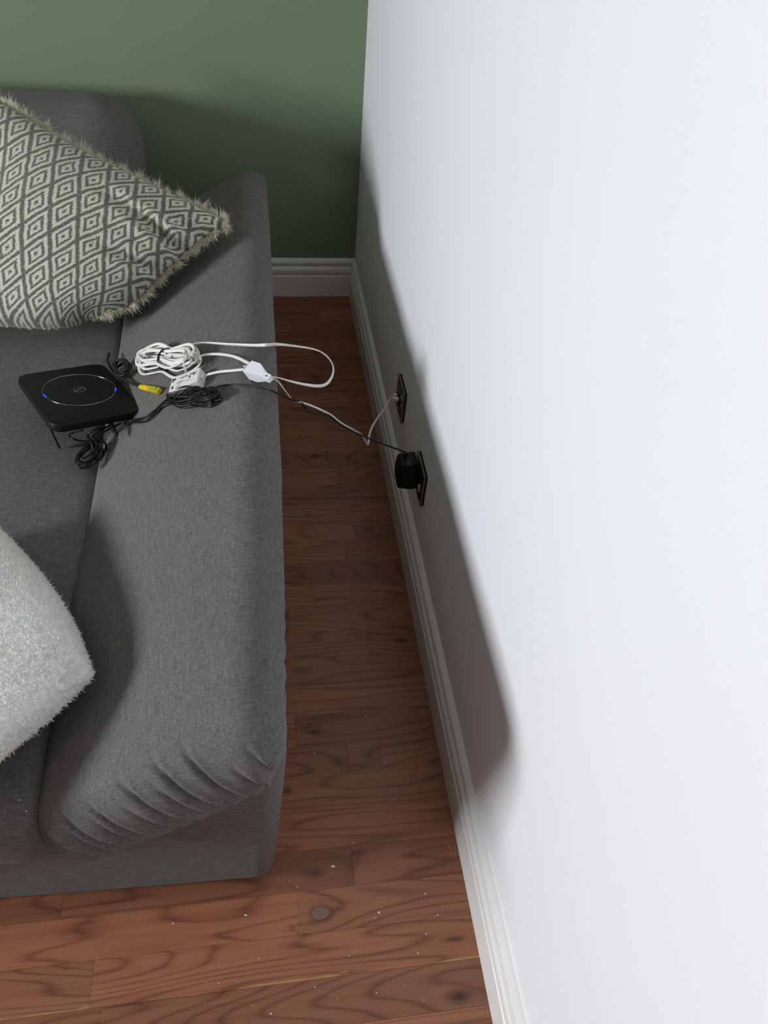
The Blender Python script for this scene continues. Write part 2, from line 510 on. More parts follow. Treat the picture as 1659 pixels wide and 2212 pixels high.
for k in range(-67, 32):
    y = Y0+k*PW
    rr = random.Random(k*131+5)
    js = list(JOINTS.get(k, []))
    x = min(js) if js else -rr.uniform(0.1, 0.5)
    if not js: js.append(x)
    while x > LEFT_X-0.1:
        x -= rr.choice([0.30, 0.38, 0.45, 0.52]); js.append(x)
    js = sorted([j for j in js if j > LEFT_X-0.15]); edges = js+[0.0]
    vis = [i for i in range(len(edges)-1) if edges[i+1] > -1.15 and k >= -9]
    for i in range(len(edges)-1):
        a, b_ = edges[i], edges[i+1]
        if i in vis:
            o = bpy.data.objects.new('plank', plank_mesh(b_-a)); nplank += 1
            o.location = (a, y, 0)
            COL.objects.link(o); o.parent = floor
            num = {idx: n for n, idx in enumerate([q for q in range(len(edges)-1) if edges[q+1] > -0.75])}
            top = len(edges)-2
            pos = top-i                                   # 0 = next to the wall
            # TONE keys count pieces from the left of the visible gap; the rightmost gets the highest index
            nvis = len([j for j in JOINTS.get(k, [])])
            t = TONE.get((k, nvis-pos)) if k in JOINTS else TONE.get((k, 0)) if pos == 0 else None
            if t is None: t = rr.uniform(0.82, 1.06)
            h = rr.uniform(-0.03, 0.03)
            o.color = (t*(1+h), t, t*(1-h), 1)
            kk = KN.get(k)
            if kk is not None and a <= kk[1][0] <= b_:
                o.data = o.data.copy()
                o.data.materials[0] = plank_material('oak_plank_knot', [kk[1]], streak=(Y0 if k == 0 else None))
            elif k == 0:
                o.data = o.data.copy(); o.data.materials[0] = plank_material('oak_plank_sapwood', (), streak=Y0)
        else:
            m = plank_mesh(b_-a); off = len(rest_V)
            rest_V += [(v.co.x+a, v.co.y+y, v.co.z) for v in m.vertices]
            rest_F += [tuple(q+off for q in p.vertices) for p in m.polygons]
rest = mesh_obj('planks_beyond', rest_V, rest_F, M_PLANK, floor, False)
rest['kind'] = 'stuff'
rest.name = 'plank_field'
# ------------------------------------------------------------------ sofa
XM = -1.06                                   # mirror plane of the sofa
UND = lambda x: 0.301+math.tan(TH)*(x+0.4526)   # underside of the arm pad
sofa = empty('sofa', (XM, -1.03, 0.0))
tag(sofa, 'low grey woven fabric sofa with slanted padded arms beside the white wall', 'sofa')

def crease_field(u, v, n, creases, w=0.0050, depth=0.0062):
    s = (v+AB)-(ACC+0.01-n)*0.8
    out = np.zeros_like(u)
    for (u0, L, k, d) in creases:
        uc = u0-k*(s+0.10)
        a = (u-uc)/w
        fade = np.clip((L-s)/0.05, 0, 1)*np.clip((s+0.135)/0.04, 0, 1)
        out += (-np.exp(-a*a)+0.45*np.exp(-((a-1.9)/1.1)**2))*depth*d*fade
    return out
CREASES = [(-0.178, 0.045, 0.42, 1.1), (-0.155, 0.01, 0.3, 0.8), (-0.130, 0.035, 0.40, 1.0), (-0.106, 0.01, 0.3, 0.8), (-0.084, 0.04, 0.38, 1.1),
           (-0.060, 0.01, 0.3, 0.8), (-0.035, 0.03, 0.40, 1.1), (-0.006, 0.0, 0.3, 0.8), (0.030, 0.045, 0.42, 1.2), (0.058, 0.02, 0.35, 0.9),
           (0.088, 0.055, 0.40, 1.3), (0.122, 0.06, 0.30, 1.1), (0.150, 0.0, 0.15, 0.7), (0.176, 0.02, 0.1, 0.8), (0.198, 0.015, 0.0, 0.6)]
def pad_warp(P):
    u, v, n = P[:, 0].copy(), P[:, 1].copy(), P[:, 2].copy()
    u -= np.clip((u-0.10)/0.09, 0, 1)*np.clip(0.02-n, 0, 1)*0.62          # outer face hangs upright
    u *= 1-0.07*np.clip((-v-0.35)/0.5, 0, 1)                              # a little narrower in front
    top = np.clip(n/ACC*0.5+0.5, 0, 1)
    e = np.clip((AB-np.abs(v))/0.16, 0, 1)
    n = n+ACROWN*(1-np.clip(u/AA, -1, 1)**2)*top*(0.35+0.65*e*(2-e))
    # slow unevenness of a stuffed pad
    n += top*(0.0022*np.sin(5.1*v+9*u+1.0)+0.0018*np.sin(11.3*v-6*u)+0.0012*np.sin(21*v+14*u+2))
    cf = crease_field(u, v, P[:, 2], CREASES)
    wv = np.clip((-AB+0.055-v)/0.055, 0, 1)                                # 1 on the front face, 0 on the top
    n += np.clip(P[:, 2]/ACC+1, 0, 1)*cf*np.sqrt(1-wv*wv)
    v -= cf*wv*1.2
    # puckers along the outer edge near the front and soft folds towards the back
    ow = np.clip((u-0.02)/0.12, 0, 1)
    bk = np.exp(-((v-0.30)/0.16)**2)
    ph = (v+0.55*u-1.3*u*u)/0.036
    n += top*ow*bk*0.0016*np.sin(2*math.pi*ph)*(0.6+0.4*np.sin(9*v+4))
    bk2 = np.exp(-((v+0.12)/0.3)**2)
    n += top*ow*bk2*0.0009*np.sin(2*math.pi*(v+0.5*u)/0.062)
    fo = np.exp(-((v+0.72)/0.10)**2)*np.clip((u-0.12)/0.06, 0, 1)
    u += fo*0.0018*np.sin(2*math.pi*v/0.040)
    n = np.where(n < 0, n*(1-0.45*np.clip(u/0.2, 0, 1)), n)                # thinner at the outer edge
    W = AC+np.outer(u, AU)+np.outer(v, AV)+np.outer(n, AN)
    W[:, 0] += 0.006*(v/AB)*np.clip(u/0.2, 0, 1)
    return W
V, F = soft_slab((AA, AB, ACC), (0.058, 0.055, 0.058), (220, 240, 20), pad_warp)
pad = mesh_obj('arm_pad', V, F, M_FAB); reparent(pad, sofa)

# frame: one closed upholstered body, low under the seat and rising under the arm pad
AX0, AX1, AY0, AY1, AZ0, AZ1 = XM, -0.321, -1.968, -0.12, 0.016, 0.40
UND_a = lambda x: 0.301+math.tan(TH)*(x+0.4526)
def panel_warp(P):
    x = P[:, 0]+(AX0+AX1)/2; y = P[:, 1]+(AY0+AY1)/2; z = P[:, 2]+(AZ0+AZ1)/2
    # more of the mesh columns under the arm
    zt = np.clip(UND_a(x)+0.034, 0.20, 0.445)
    z = AZ0+(z-AZ0)*(zt-AZ0)/(AZ1-AZ0)
    k = np.clip((x+0.645)/0.32, 0, 1)
    x = x-k*0.026*np.clip((0.40-z)/0.38, 0, 1)
    x = x+k*0.003*np.sin(y*6+1)+0.0012*np.sin(y*23+z*8)*k
    y = y+0.016*np.clip((-0.35-x)/0.45, 0, 1)*np.clip((-1.0-y)/0.9, 0, 1)
    return np.stack([x, y, z], 1)
V, F = soft_slab(((AX1-AX0)/2, (AY1-AY0)/2, (AZ1-AZ0)/2), (0.035, 0.035, 0.010), (110, 60, 16), panel_warp)
panel = mesh_obj('frame', V, F, M_FAB); reparent(panel, sofa)

# piping cord under the pad, round its front and outer edge
pp = []
for u in np.linspace(-0.172, 0.13, 22): pp.append(AC+AU*u+AV*(-AB+0.024)-AN*(ACC*(1-0.45*max(0, u)/0.2)-0.007))
V, F = sweep(catmull(pp, 4), circ(0.0050, 8))
piping = mesh_obj('piping', V, F, M_FAB); reparent(piping, pad)

def slab_obj(name, x0, x1, y0, y1, z0, z1, r, n, mat, parent, warp=None):
    c = np.array([(x0+x1)/2, (y0+y1)/2, (z0+z1)/2])
    w = (lambda P: P+c) if warp is None else (lambda P: warp(P, c))
    V, F = soft_slab(((x1-x0)/2, (y1-y0)/2, (z1-z0)/2), r, n, w)
    return reparent(mesh_obj(name, V, F, mat), parent)
def seat_warp(P, c):
    hx, hy = abs(P[:, 0]).max(), abs(P[:, 1]).max()
    top = (P[:, 2] > 0)
    k = (1-(P[:, 0]/hx)**2)*(1-(P[:, 1]/hy)**4)
    Q = P+c
    Q[:, 2] += np.where(top, 0.012*k, 0)+np.where(top, 0.0025*np.sin(Q[:, 0]*13)*np.sin(Q[:, 1]*9+1), 0)
    return Q
slab_obj('seat_cushion', 2*XM+0.636, -0.636, -1.985, -0.30, 0.19, SEAT_Z-0.006, (0.045, 0.06, 0.05), (40, 60, 12), M_FAB, sofa, seat_warp)
def back_warp(P, c):
    hx, hy, hz = abs(P[:, 0]).max(), abs(P[:, 1]).max(), abs(P[:, 2]).max()
    k = (1-(P[:, 0]/hx)**2)*(1-(P[:, 2]/hz)**2)
    Q = P.copy()
    Q[:, 1] += np.where(P[:, 1] < 0, -0.03*k, 0)
    Q[:, 1] += 0.10*(P[:, 2]/hz)                       # reclined a little
    return Q+c
slab_obj('back_cushion', 2*XM+0.626, -0.626, -0.37, -0.15, 0.20, 0.668, (0.12, 0.08, 0.12), (40, 20, 40), M_FAB, sofa, back_warp)
# the other arm, mirrored
for src in (pad, panel):
    me = src.data.copy()
    me.transform(Matrix.Translation((2*XM, 0, 0)) @ Matrix.Scale(-1, 4, (1, 0, 0))); me.flip_normals()
    o = link(bpy.data.objects.new(src.name, me)); reparent(o, sofa)
M_FOOT = plain('dark_wood_foot', (0.03, 0.02, 0.015), 0.4)
for (fx, fy) in ((-0.42, -1.88), (-0.42, -0.2), (2*XM+0.42, -1.88), (2*XM+0.42, -0.2)):
    V, F = box_vf(fx-0.03, fx+0.03, fy-0.03, fy+0.03, 0.0, 0.019)
    reparent(mesh_obj('foot', V, F, M_FOOT, smooth=False), sofa)

# ------------------------------------------------------------------ cushions
def tri_cloud(name, roots, dirs, side, L, w, mat, parent, bend=None):
    """many thin tapered blades as one mesh (2 segments each)"""
    n = len(roots)
    L = np.asarray(L).reshape(-1, 1); w = np.asarray(w).reshape(-1, 1)
    if bend is None: bend = np.zeros((n, 3))
    mid = roots+dirs*L*0.55+bend*L*0.25
    tip = roots+dirs*L*0.95+bend*L*0.85
    V = np.stack([roots-side*w, roots+side*w, mid-side*w*0.8, mid+side*w*0.8, tip], 1).reshape(-1, 3)
    b = (np.arange(n)*5)[:, None]
    tri = np.concatenate([b+np.array([[0, 1, 3]]), b+np.array([[0, 3, 2]]), b+np.array([[2, 3, 4]])], 0).astype(np.int32)
    me = bpy.data.meshes.new(name)
    me.vertices.add(len(V)); me.vertices.foreach_set('co', V.astype(np.float32).ravel())
    me.loops.add(tri.size); me.loops.foreach_set('vertex_index', tri.ravel())
    me.polygons.add(len(tri))
    me.polygons.foreach_set('loop_start', np.arange(0, tri.size, 3, dtype=np.int32))
    me.polygons.foreach_set('loop_total', np.full(len(tri), 3, dtype=np.int32))
    me.polygons.foreach_set('use_smooth', np.ones(len(tri), dtype=bool))
    me.update(calc_edges=True); me.validate()
    me.materials.append(mat)
    o = link(bpy.data.objects.new(name, me)); reparent(o, parent)
    o['kind'] = 'stuff'
    return o
def pillow_surface(B, R, T, Fc, th_front, th_back, n=90, pinch=0.035, power=0.42, extra=None, round_b=0.0):
    """s runs B->Fc (and R->T), t runs B->R.  returns front grid, back grid, normal"""
    B, R, T, Fc = [np.array(p, float) for p in (B, R, T, Fc)]
    s, t = np.meshgrid(np.linspace(0, 1, n+1), np.linspace(0, 1, n+1), indexing='ij')
    ss = 0.5-0.5*np.cos(math.pi*s); tt = 0.5-0.5*np.cos(math.pi*t)
    s, t = 0.5*s+0.5*ss, 0.5*t+0.5*tt
    # edges drawn in between the corners
    sp = s+pinch*np.sin(math.pi*t)*(1-2*s)*2*np.abs(s-0.5)
    tp = t+pinch*np.sin(math.pi*s)*(1-2*t)*2*np.abs(t-0.5)
    P = ((1-sp)*(1-tp))[..., None]*B+((1-sp)*tp)[..., None]*R+(sp*tp)[..., None]*T+(sp*(1-tp))[..., None]*Fc
    P = P+(P.mean((0, 1))-P)*(round_b*np.exp(-(s*s+t*t)/0.035))[..., None]
    nn = np.cross(R-B, Fc-B)
    nn = nn/np.linalg.norm(nn)
    if nn @ (CPOS-(B+T)/2) < 0: nn = -nn
    prof = (np.clip(np.sin(math.pi*s), 0, 1)*np.clip(np.sin(math.pi*t), 0, 1))**power
    ex = 0 if extra is None else extra(s, t)*np.minimum(1, prof*1.6)
    front = P+nn*(th_front*prof+ex)[..., None]
    back = P-nn*(th_back*prof)[..., None]
    return s, t, front, back, nn
def pillow_mesh(name, s, t, front, back, mat, parent):
    n = s.shape[0]-1; N = (n+1)**2
    V = np.concatenate([front.reshape(-1, 3), back.reshape(-1, 3)])
    F = []
    for i in range(n):
        for j in range(n):
            a = i*(n+1)+j
            F.append((a, a+n+1, a+n+2, a+1)); F.append((N+a, N+a+1, N+a+n+2, N+a+n+1))
    me = bpy.data.meshes.new(name); me.from_pydata(V.tolist(), [], F)
    uv = me.uv_layers.new(name='UVMap')
    st = np.stack([s.ravel(), t.ravel()], 1); st = np.concatenate([st, st])
    li = np.zeros(len(me.loops), dtype=np.int32); me.loops.foreach_get('vertex_index', li)
    uv.data.foreach_set('uv', st[li].astype(np.float32).ravel())
    bm = bmesh.new(); bm.from_mesh(me)
    bmesh.ops.remove_doubles(bm, verts=bm.verts[:], dist=1e-5)
    bmesh.ops.recalc_face_normals(bm, faces=bm.faces[:])
    bm.to_mesh(me); bm.free()
    me.polygons.foreach_set('use_smooth', [True]*len(me.polygons))
    me.materials.append(mat)
    return reparent(link(bpy.data.objects.new(name, me)), parent)

# woven diamond cover
N = NT('diamond_weave_cotton')
uvn = N.n('ShaderNodeTexCoord').outputs['UV']
wob = N.n('ShaderNodeTexNoise', Scale=14.0, Detail=2.0); N.l(uvn, wob.inputs['Vector'])
vm = N.n('ShaderNodeVectorMath', _operation='MULTIPLY_ADD'); N.l(wob.outputs['Color'], vm.inputs[0]); vm.inputs[1].default_value = (0.016, 0.016, 0); N.l(uvn, vm.inputs[2])
sp_ = N.n('ShaderNodeSeparateXYZ'); N.l(vm.outputs[0], sp_.inputs[0])
a_ = N.math('MULTIPLY', sp_.outputs[0], 9.3); b_ = N.math('MULTIPLY', sp_.outputs[1], 4.3)
p_ = N.math('ABSOLUTE', N.math('SUBTRACT', N.math('FRACT', N.math('ADD', a_, b_)), 0.5))
q_ = N.math('ABSOLUTE', N.math('SUBTRACT', N.math('FRACT', N.math('SUBTRACT', a_, b_)), 0.5))
d_ = N.math('MULTIPLY', N.math('MAXIMUM', p_, q_), 2.0)
yarn = N.n('ShaderNodeTexNoise', Scale=1.0, Detail=2.0, Roughness=0.7); mp = N.n('ShaderNodeMapping'); mp.inputs['Scale'].default_value = (260, 110, 1)
N.l(uvn, mp.inputs['Vector']); N.l(mp.outputs[0], yarn.inputs['Vector'])
d2_ = N.math('ADD', d_, N.math('MULTIPLY', N.math('SUBTRACT', yarn.outputs['Fac'], 0.5), 0.42))
LT, DK = S(202, 202, 184), S(92, 94, 86)
cc = N.ramp(d2_, [(0.0, DK), (0.10, DK), (0.16, LT), (0.34, LT), (0.40, DK), (0.56, DK), (0.62, LT), (0.80, LT), (0.87, DK), (1.0, DK)])
spk = N.math('GREATER_THAN', yarn.outputs['Fac'], 0.60)
cc = N.mix(N.math('MULTIPLY', spk, 0.5), cc, LT)
N.l(cc, N.b.inputs['Base Color']); N.b.inputs['Roughness'].default_value = 0.95; N.b.inputs['Sheen Weight'].default_value = 0.2
hh = N.math('ADD', N.math('MULTIPLY', yarn.outputs['Fac'], 0.6), N.math('MULTIPLY', d_, 0.25))
N.bump(hh, 0.6, 0.003)
M_DIAM = N.m
M_FRINGE = plain('cream_cotton_yarn', S(236, 232, 214), 0.95, var=0.12, scale=300)
_n = M_FRINGE.node_tree; _t = _n.nodes.new('ShaderNodeBsdfTranslucent'); _t.inputs['Color'].default_value = (*S(236, 232, 214), 1); _m = _n.nodes.new('ShaderNodeMixShader'); _m.inputs[0].default_value = 0.5
_n.links.new(_n.nodes['Principled BSDF'].outputs[0], _m.inputs[1]); _n.links.new(_t.outputs[0], _m.inputs[2]); _n.links.new(_m.outputs[0], _n.nodes['Material Output'].inputs['Surface'])

TB = at_z(218, 722, 0.395)
PB = np.array([-0.665, -0.875, 0.385]); PR = np.array([-0.395, -0.654, 0.556])
PT = at_z(-25, 205, 0.735); PF = np.array([-1.20, -0.85, 0.405])
cush = empty('throw_cushion', tuple((PB+PF)/2))
tag(cush, 'fringed cushion with grey and cream diamond weave leaning in the sofa corner', 'cushion')
def fold(s, t):
    e = np.zeros_like(s)
    # two folds running in from the pinched edge between the lower and the right corner
    for (t0, L, k, d) in ((0.66, 0.24, 0.30, 0.030), (0.47, 0.18, 0.10, 0.020), (0.80, 0.14, 0.1, 0.012)):
        a = (t-t0-k*s)/0.035
        e += (-np.exp(-a*a)+0.5*np.exp(-((a-1.8)/1.1)**2)+0.5*np.exp(-((a+1.8)/1.1)**2))*d*np.exp(-(s/L)**2)
    e += 0.006*np.sin(7*s+3*t)*np.sin(5*t+1)
    e += -0.035*np.exp(-(((s-0.86)/0.16)**2+((t-0.55)/0.22)**2))       # dent at the far left
    return e
s, t, fr, bk, pn = pillow_surface(PB, PR, PT, PF, 0.115, 0.055, 110, 0.04, 0.38, fold, 0.20)
pillow_mesh('cover', s, t, fr, bk, M_DIAM, cush)
def perimeter(fr, closed_n):
    n = fr.shape[0]-1
    return [fr[:, 0], fr[n, :], fr[::-1, n], fr[0, ::-1]]
roots, dirs, sides, Ls = [], [], [], []
cen = fr.mean((0, 1))-pn*0.05
for ei, e in enumerate(perimeter(fr, 0)):
    seg = np.linalg.norm(np.diff(e, axis=0), axis=1); cum = np.concatenate([[0], np.cumsum(seg)])
    m = int(cum[-1]/0.00011)
    q = np.sort(rng.uniform(0, cum[-1], m))
    # clumps: yarn ends gather in tufts
    q = q+0.0025*np.sin(q/0.0021)+0.003*np.sin(q/0.0057+1)
    q = np.clip(q, 0, cum[-1])
    P = np.stack([np.interp(q, cum, e[:, k]) for k in range(3)], 1)
    T = np.gradient(P, axis=0); tan = (e[-1]-e[0])/np.linalg.norm(e[-1]-e[0])
    out = np.cross(tan, pn); out = out if out @ (P.mean(0)-cen) > 0 else -out
    tuft = 0.35*np.sin(q/0.0046)+0.25*np.sin(q/0.0113+2)
    D = out+np.outer(tuft+rng.normal(0, 0.28, m), tan)+np.outer(rng.normal(0.65, 0.45, m), pn)
    if ei == 0: D = D*0.3-pn*1.0
    D /= np.linalg.norm(D, axis=1)[:, None]
    roots.append(P-out*0.004+np.outer(rng.uniform(-0.004, 0.006, m), pn)); dirs.append(D)
    sd = np.cross(D, rng.normal(size=(m, 3))); sd /= np.linalg.norm(sd, axis=1)[:, None]
    sides.append(sd); Ls.append((0.4 if ei == 0 else 1.0)*np.clip(rng.normal(0.019, 0.005, m), 0.007, 0.032)*(1+0.25*np.sin(q/0.0079)))
roots = np.concatenate(roots); dirs = np.concatenate(dirs); sides = np.concatenate(sides); Ls = np.concatenate(Ls)
tri_cloud('fringe', roots, dirs, sides, Ls, np.full(len(Ls), 0.0010), M_FRINGE, cush, rng.normal(0, 0.22, roots.shape))
# seam cord along the top edge
e = fr[:, -1]
V, F = sweep(e[2:-2]+pn*0.002, circ(0.0045, 7)); reparent(mesh_obj('seam_cord', V, F, M_FRINGE), cush)
# one loose thread hanging at the right corner
c0 = fr[4, -12]+pn*0.01
V, F = sweep(catmull([c0, c0+np.array([0.004, -0.012, -0.010]), c0+np.array([0.001, -0.026, -0.022]), c0+np.array([0.008, -0.040, -0.030])], 6), circ(0.0007, 5))
reparent(mesh_obj('loose_thread', V, F, M_FRINGE), cush)

# white plush cushion
M_PLUSH = plain('white_plush_backing', (0.86, 0.86, 0.84), 0.95, var=0.05, scale=60)
N = NT('white_plush_fur')
N.b.inputs['Base Color'].default_value = (0.80, 0.80, 0.775, 1); N.b.inputs['Roughness'].default_value = 0.85
nf = N.noise(N.coords('World'), 40.0, 3); N.l(N.mix(nf, (0.88, 0.88, 0.86), (0.94, 0.94, 0.92)), N.b.inputs['Base Color'])
tl = N.n('ShaderNodeBsdfTranslucent'); tl.inputs['Color'].default_value = (0.92, 0.92, 0.90, 1); ms = N.n('ShaderNodeMixShader', Fac=0.4)
N.l(N.b.outputs[0], ms.inputs[1]); N.l(tl.outputs[0], ms.inputs[2]); N.l(ms.outputs[0], N.t.nodes['Material Output'].inputs['Surface'])
M_FUR = N.m
W0 = np.array([-0.566, -1.820, 0.440])
d1 = np.array([-0.55, 0.83, -0.12]); d1 /= np.linalg.norm(d1)
d2 = np.array([-0.80, -0.55, -0.12]); d2 /= np.linalg.norm(d2)
W1, W3 = W0+d1*0.46, W0+d2*0.46
W2 = W1+W3-W0
wc = empty('plush_cushion', tuple((W0+W2)/2-np.array([0, 0, 0.09])))
tag(wc, 'fluffy white plush cushion lying over the seat and the front of the arm', 'cushion')
s, t, fr, bk, wn = pillow_surface(W0, W1, W2, W3, 0.062, 0.042, 80, -0.028, 0.30, lambda s, t: 0.004*np.sin(9*s+2)*np.sin(8*t), 0.045)
pillow_mesh('cover', s, t, fr, bk, M_PLUSH, wc)
def grid_normals(G, sign):
    n = np.cross(np.gradient(G, axis=0), np.gradient(G, axis=1)); l = np.linalg.norm(n, axis=2, keepdims=True); n = n/np.maximum(l, 1e-12)
    ref = np.median(n.reshape(-1, 3), 0)
    return n if (ref @ wn)*sign > 0 else -n
fr_all, fd_all = [], []
for G, sg, cnt in ((fr, 1, 110000), (bk, -1, 40000)):
    Nn = grid_normals(G, sg)
    n = G.shape[0]-1
    # sample by area
    A = np.linalg.norm(np.cross(G[1:, :-1]-G[:-1, :-1], G[:-1, 1:]-G[:-1, :-1]), axis=2).ravel()
    c = rng.choice(len(A), size=cnt, p=A/A.sum()); i, j = c//n, c % n
    a, b = rng.uniform(size=cnt)[:, None], rng.uniform(size=cnt)[:, None]
    P = G[i, j]*(1-a)*(1-b)+G[i+1, j]*a*(1-b)+G[i, j+1]*(1-a)*b+G[i+1, j+1]*a*b
    fr_all.append(P); fd_all.append(Nn[i, j])
P = np.concatenate(fr_all); D = np.concatenate(fd_all)
flow = np.stack([np.sin(P[:, 1]*31+P[:, 0]*17), np.cos(P[:, 0]*27-P[:, 1]*19), 0.3*np.sin(P[:, 2]*40)], 1)*0.28
D = D+flow+rng.normal(0, 0.26, D.shape); D /= np.linalg.norm(D, axis=1)[:, None]
sd = np.cross(D, rng.normal(size=D.shape)); sd /= np.linalg.norm(sd, axis=1)[:, None]
tri_cloud('fur', P-D*0.002, D, sd, rng.uniform(0.004, 0.0095, len(P)), rng.uniform(0.0006, 0.0011, len(P)), M_FUR, wc, rng.normal(0, 0.25, P.shape))
# ------------------------------------------------------------------ plastics and metals for the electrical things
M_BLACK = plain('matt_black_plastic', (0.006, 0.006, 0.006), 0.5, var=0.2, scale=900, bump=0.05, Specular_IOR_Level=0.22)
M_BLACKG = plain('black_pvc_cable', (0.007, 0.007, 0.008), 0.34, Specular_IOR_Level=0.35)
M_DKGREY = plain('charcoal_cable', (0.014, 0.0145, 0.016), 0.5, Specular_IOR_Level=0.3)
M_WPL = plain('white_plastic', (0.80, 0.80, 0.84), 0.35)
M_CREAM = plain('ivory_plastic', (0.74, 0.73, 0.69), 0.42)
M_WCAB = plain('white_pvc_cable', (0.80, 0.79, 0.75), 0.4)
M_CLEAR = plain('clear_connector_plastic', (0.72, 0.74, 0.72), 0.12, Transmission_Weight=0.35)
M_CHROME = plain('polished_steel', (0.55, 0.52, 0.50), 0.22, metal=1.0)
M_BRONZE = plain('brushed_steel_plate', (0.26, 0.22, 0.205), 0.30, metal=0.9, var=0.12, scale=140)
M_GOLD = plain('brass_contacts', (0.75, 0.55, 0.2), 0.3, metal=1.0)
M_INK = plain('black_print', (0.03, 0.03, 0.03), 0.7)
M_YEL = plain('yellow_plastic_boot', (0.78, 0.50, 0.02), 0.38, var=0.15)
M_YELT = plain('yellow_translucent_plug', (0.62, 0.58, 0.02), 0.2, Transmission_Weight=0.3)
def glow(name, col, st):
    N = NT(name); N.b.inputs['Base Color'].default_value = (0, 0, 0.02, 1)
    N.b.inputs['Emission Color'].default_value = (*col, 1); N.b.inputs['Emission Strength'].default_value = st
    return N.m
M_BLUE = glow('blue_led', (0.03, 0.06, 1.0), 1.3)
def unit(a): return np.asarray(a, float)/np.linalg.norm(a)
def frame(ex, ey_hint):
    ex = unit(ex); ey = np.array(ey_hint, float); ey = unit(ey-ex*(ey @ ex)); return [ex, ey, np.cross(ex, ey)]
def world_part(name, VF, mat, parent, smooth=True):
    return reparent(mesh_obj(name, VF[0], VF[1], mat, None, smooth), parent)
def bbox_part(name, dims, bev, mat, parent, M, segs=2):
    o = bevel_box(name, dims, bev, mat, None, M, segs); return reparent(o, parent)
def text_part(name, body, size, M, mat, parent, shear=0.0, depth=0.0002):
    cu = bpy.data.curves.new(name, 'FONT'); cu.body = body; cu.size = size; cu.extrude = depth; cu.shear = shear; cu.resolution_u = 2
    to = bpy.data.objects.new(name+'_tmp', cu); COL.objects.link(to)
    bpy.context.view_layer.update()
    me = bpy.data.meshes.new_from_object(to)
    bpy.data.objects.remove(to)
    R, o = M
    for v in me.vertices: v.co = Vector(o+R[0]*v.co.x+R[1]*v.co.y+R[2]*v.co.z)
    me.name = name
    me.materials.clear(); me.materials.append(mat)
    return reparent(link(bpy.data.objects.new(name, me)), parent)

# ------------------------------------------------------------------ wall plates
def wall_plate(name, y, z, label, cat):
    r = empty(name, (0.0, y, z)); tag(r, label, cat)
    R = [np.array([0, 1.0, 0]), np.array([0, 0, 1.0]), np.array([-1.0, 0, 0])]
    # Rx x Ry = Rz -> (0,1,0)x(0,0,1) = (1,0,0); use mirrored plate symmetric in y
    o = bevel_box('face_plate', (0.043, 0.043, 0.0022), 0.0012, M_BRONZE, None, ([R[0], R[1], -R[2]], np.array([-0.0062, y, z])), 2)
    reparent(o, r)
    o = bevel_box('gasket', (0.0415, 0.0415, 0.002), 0.0, M_BLACK, None, ([R[0], R[1], -R[2]], np.array([-0.002, y, z])))
    reparent(o, r)
    for dy in (-0.030, 0.030):
        V, F = sweep([np.array([-0.0080, y+dy, z]), np.array([-0.0094, y+dy, z])], circ(0.0032, 12))
        world_part('screw', (V, F), M_CHROME, r, False)
    return r
PY1, PZ1, PY2, PZ2 = -0.994, 0.2858, -1.2726, 0.2824
ph = wall_plate('telephone_socket', PY1, PZ1, 'square metal telephone socket plate with a white plug in the white wall', 'socket')
bbox_part('insert', (0.0130, 0.0105, 0.0012), 0.0008, M_BLACK, ph, ([AV, np.array([0, 0, 1.0]), np.array([1.0, 0, 0])], np.array([-0.0092, PY1-0.002, PZ1-0.004])))
so = wall_plate('power_socket', PY2, PZ2, 'square metal mains socket plate behind the black power adapter', 'socket')
bbox_part('insert', (0.033, 0.026, 0.0016), 0.001, M_BLACK, so, ([AV, np.array([0, 0, 1.0]), np.array([1.0, 0, 0])], np.array([-0.0095, PY2, PZ2-0.004])))
rk = bbox_part('switch', (0.0055, 0.010, 0.0035), 0.0012, M_CHROME, so, ([AV, unit([-0.14, 0, 1.0]), unit([1.0, 0, 0.14])], np.array([-0.0125, PY2-0.0285, PZ2+0.002])))
bbox_part('indicator', (0.0016, 0.0016, 0.0008), 0.0003, M_CHROME, so, ([AV, np.array([0, 0, 1.0]), np.array([1.0, 0, 0])], np.array([-0.0115, PY2-0.0285, PZ2-0.020])))

# black power adapter plugged into the mains socket
ad = empty('power_adapter', (-0.040, -1.266, 0.262)); tag(ad, 'black plug-in power adapter on the mains socket above the skirting board', 'adapter')
def adapter_warp(P):
    k = np.clip((-P[:, 0]/0.0190+1)/2, 0, 1)              # 1 at the outer face
    Q = P.copy()
    Q[:, 2] *= 1-0.10*k
    Q[:, 1] *= 1-0.10*k
    # outer face swells in the middle
    Q[:, 0] -= 0.004*(1-(P[:, 2]/0.039)**2)*(P[:, 0] < 0)
    return Q+np.array([-0.0355, -1.266, 0.3005])
V, F = soft_slab((0.0190, 0.0225, 0.039), (0.006, 0.007, 0.008), (14, 14, 18), adapter_warp)
world_part('housing', (V, F), M_BLACK, ad)
bbox_part('pin_base', (0.004, 0.020, 0.026), 0.002, M_BLACK, ad, ([np.array([1.0, 0, 0]), AV, np.array([0, 0, 1.0])], np.array([-0.0150, -1.266, 0.292])))
V, F = sweep([np.array([-0.040, -1.262, 0.330]), np.array([-0.0415, -1.262, 0.3445]), np.array([-0.044, -1.261, 0.350])], circ(0.0042, 10), up=(0, 1, 0), scale=lambda t: 1.1-0.35*t)
world_part('strain_relief', (V, F), M_BLACKG, ad)
bbox_part('top_slot', (0.0035, 0.010, 0.0012), 0.0006, M_INK, ad, ([np.array([1.0, 0, 0]), AV, np.array([0, 0, 1.0])], np.array([-0.036, -1.280, 0.3372])))

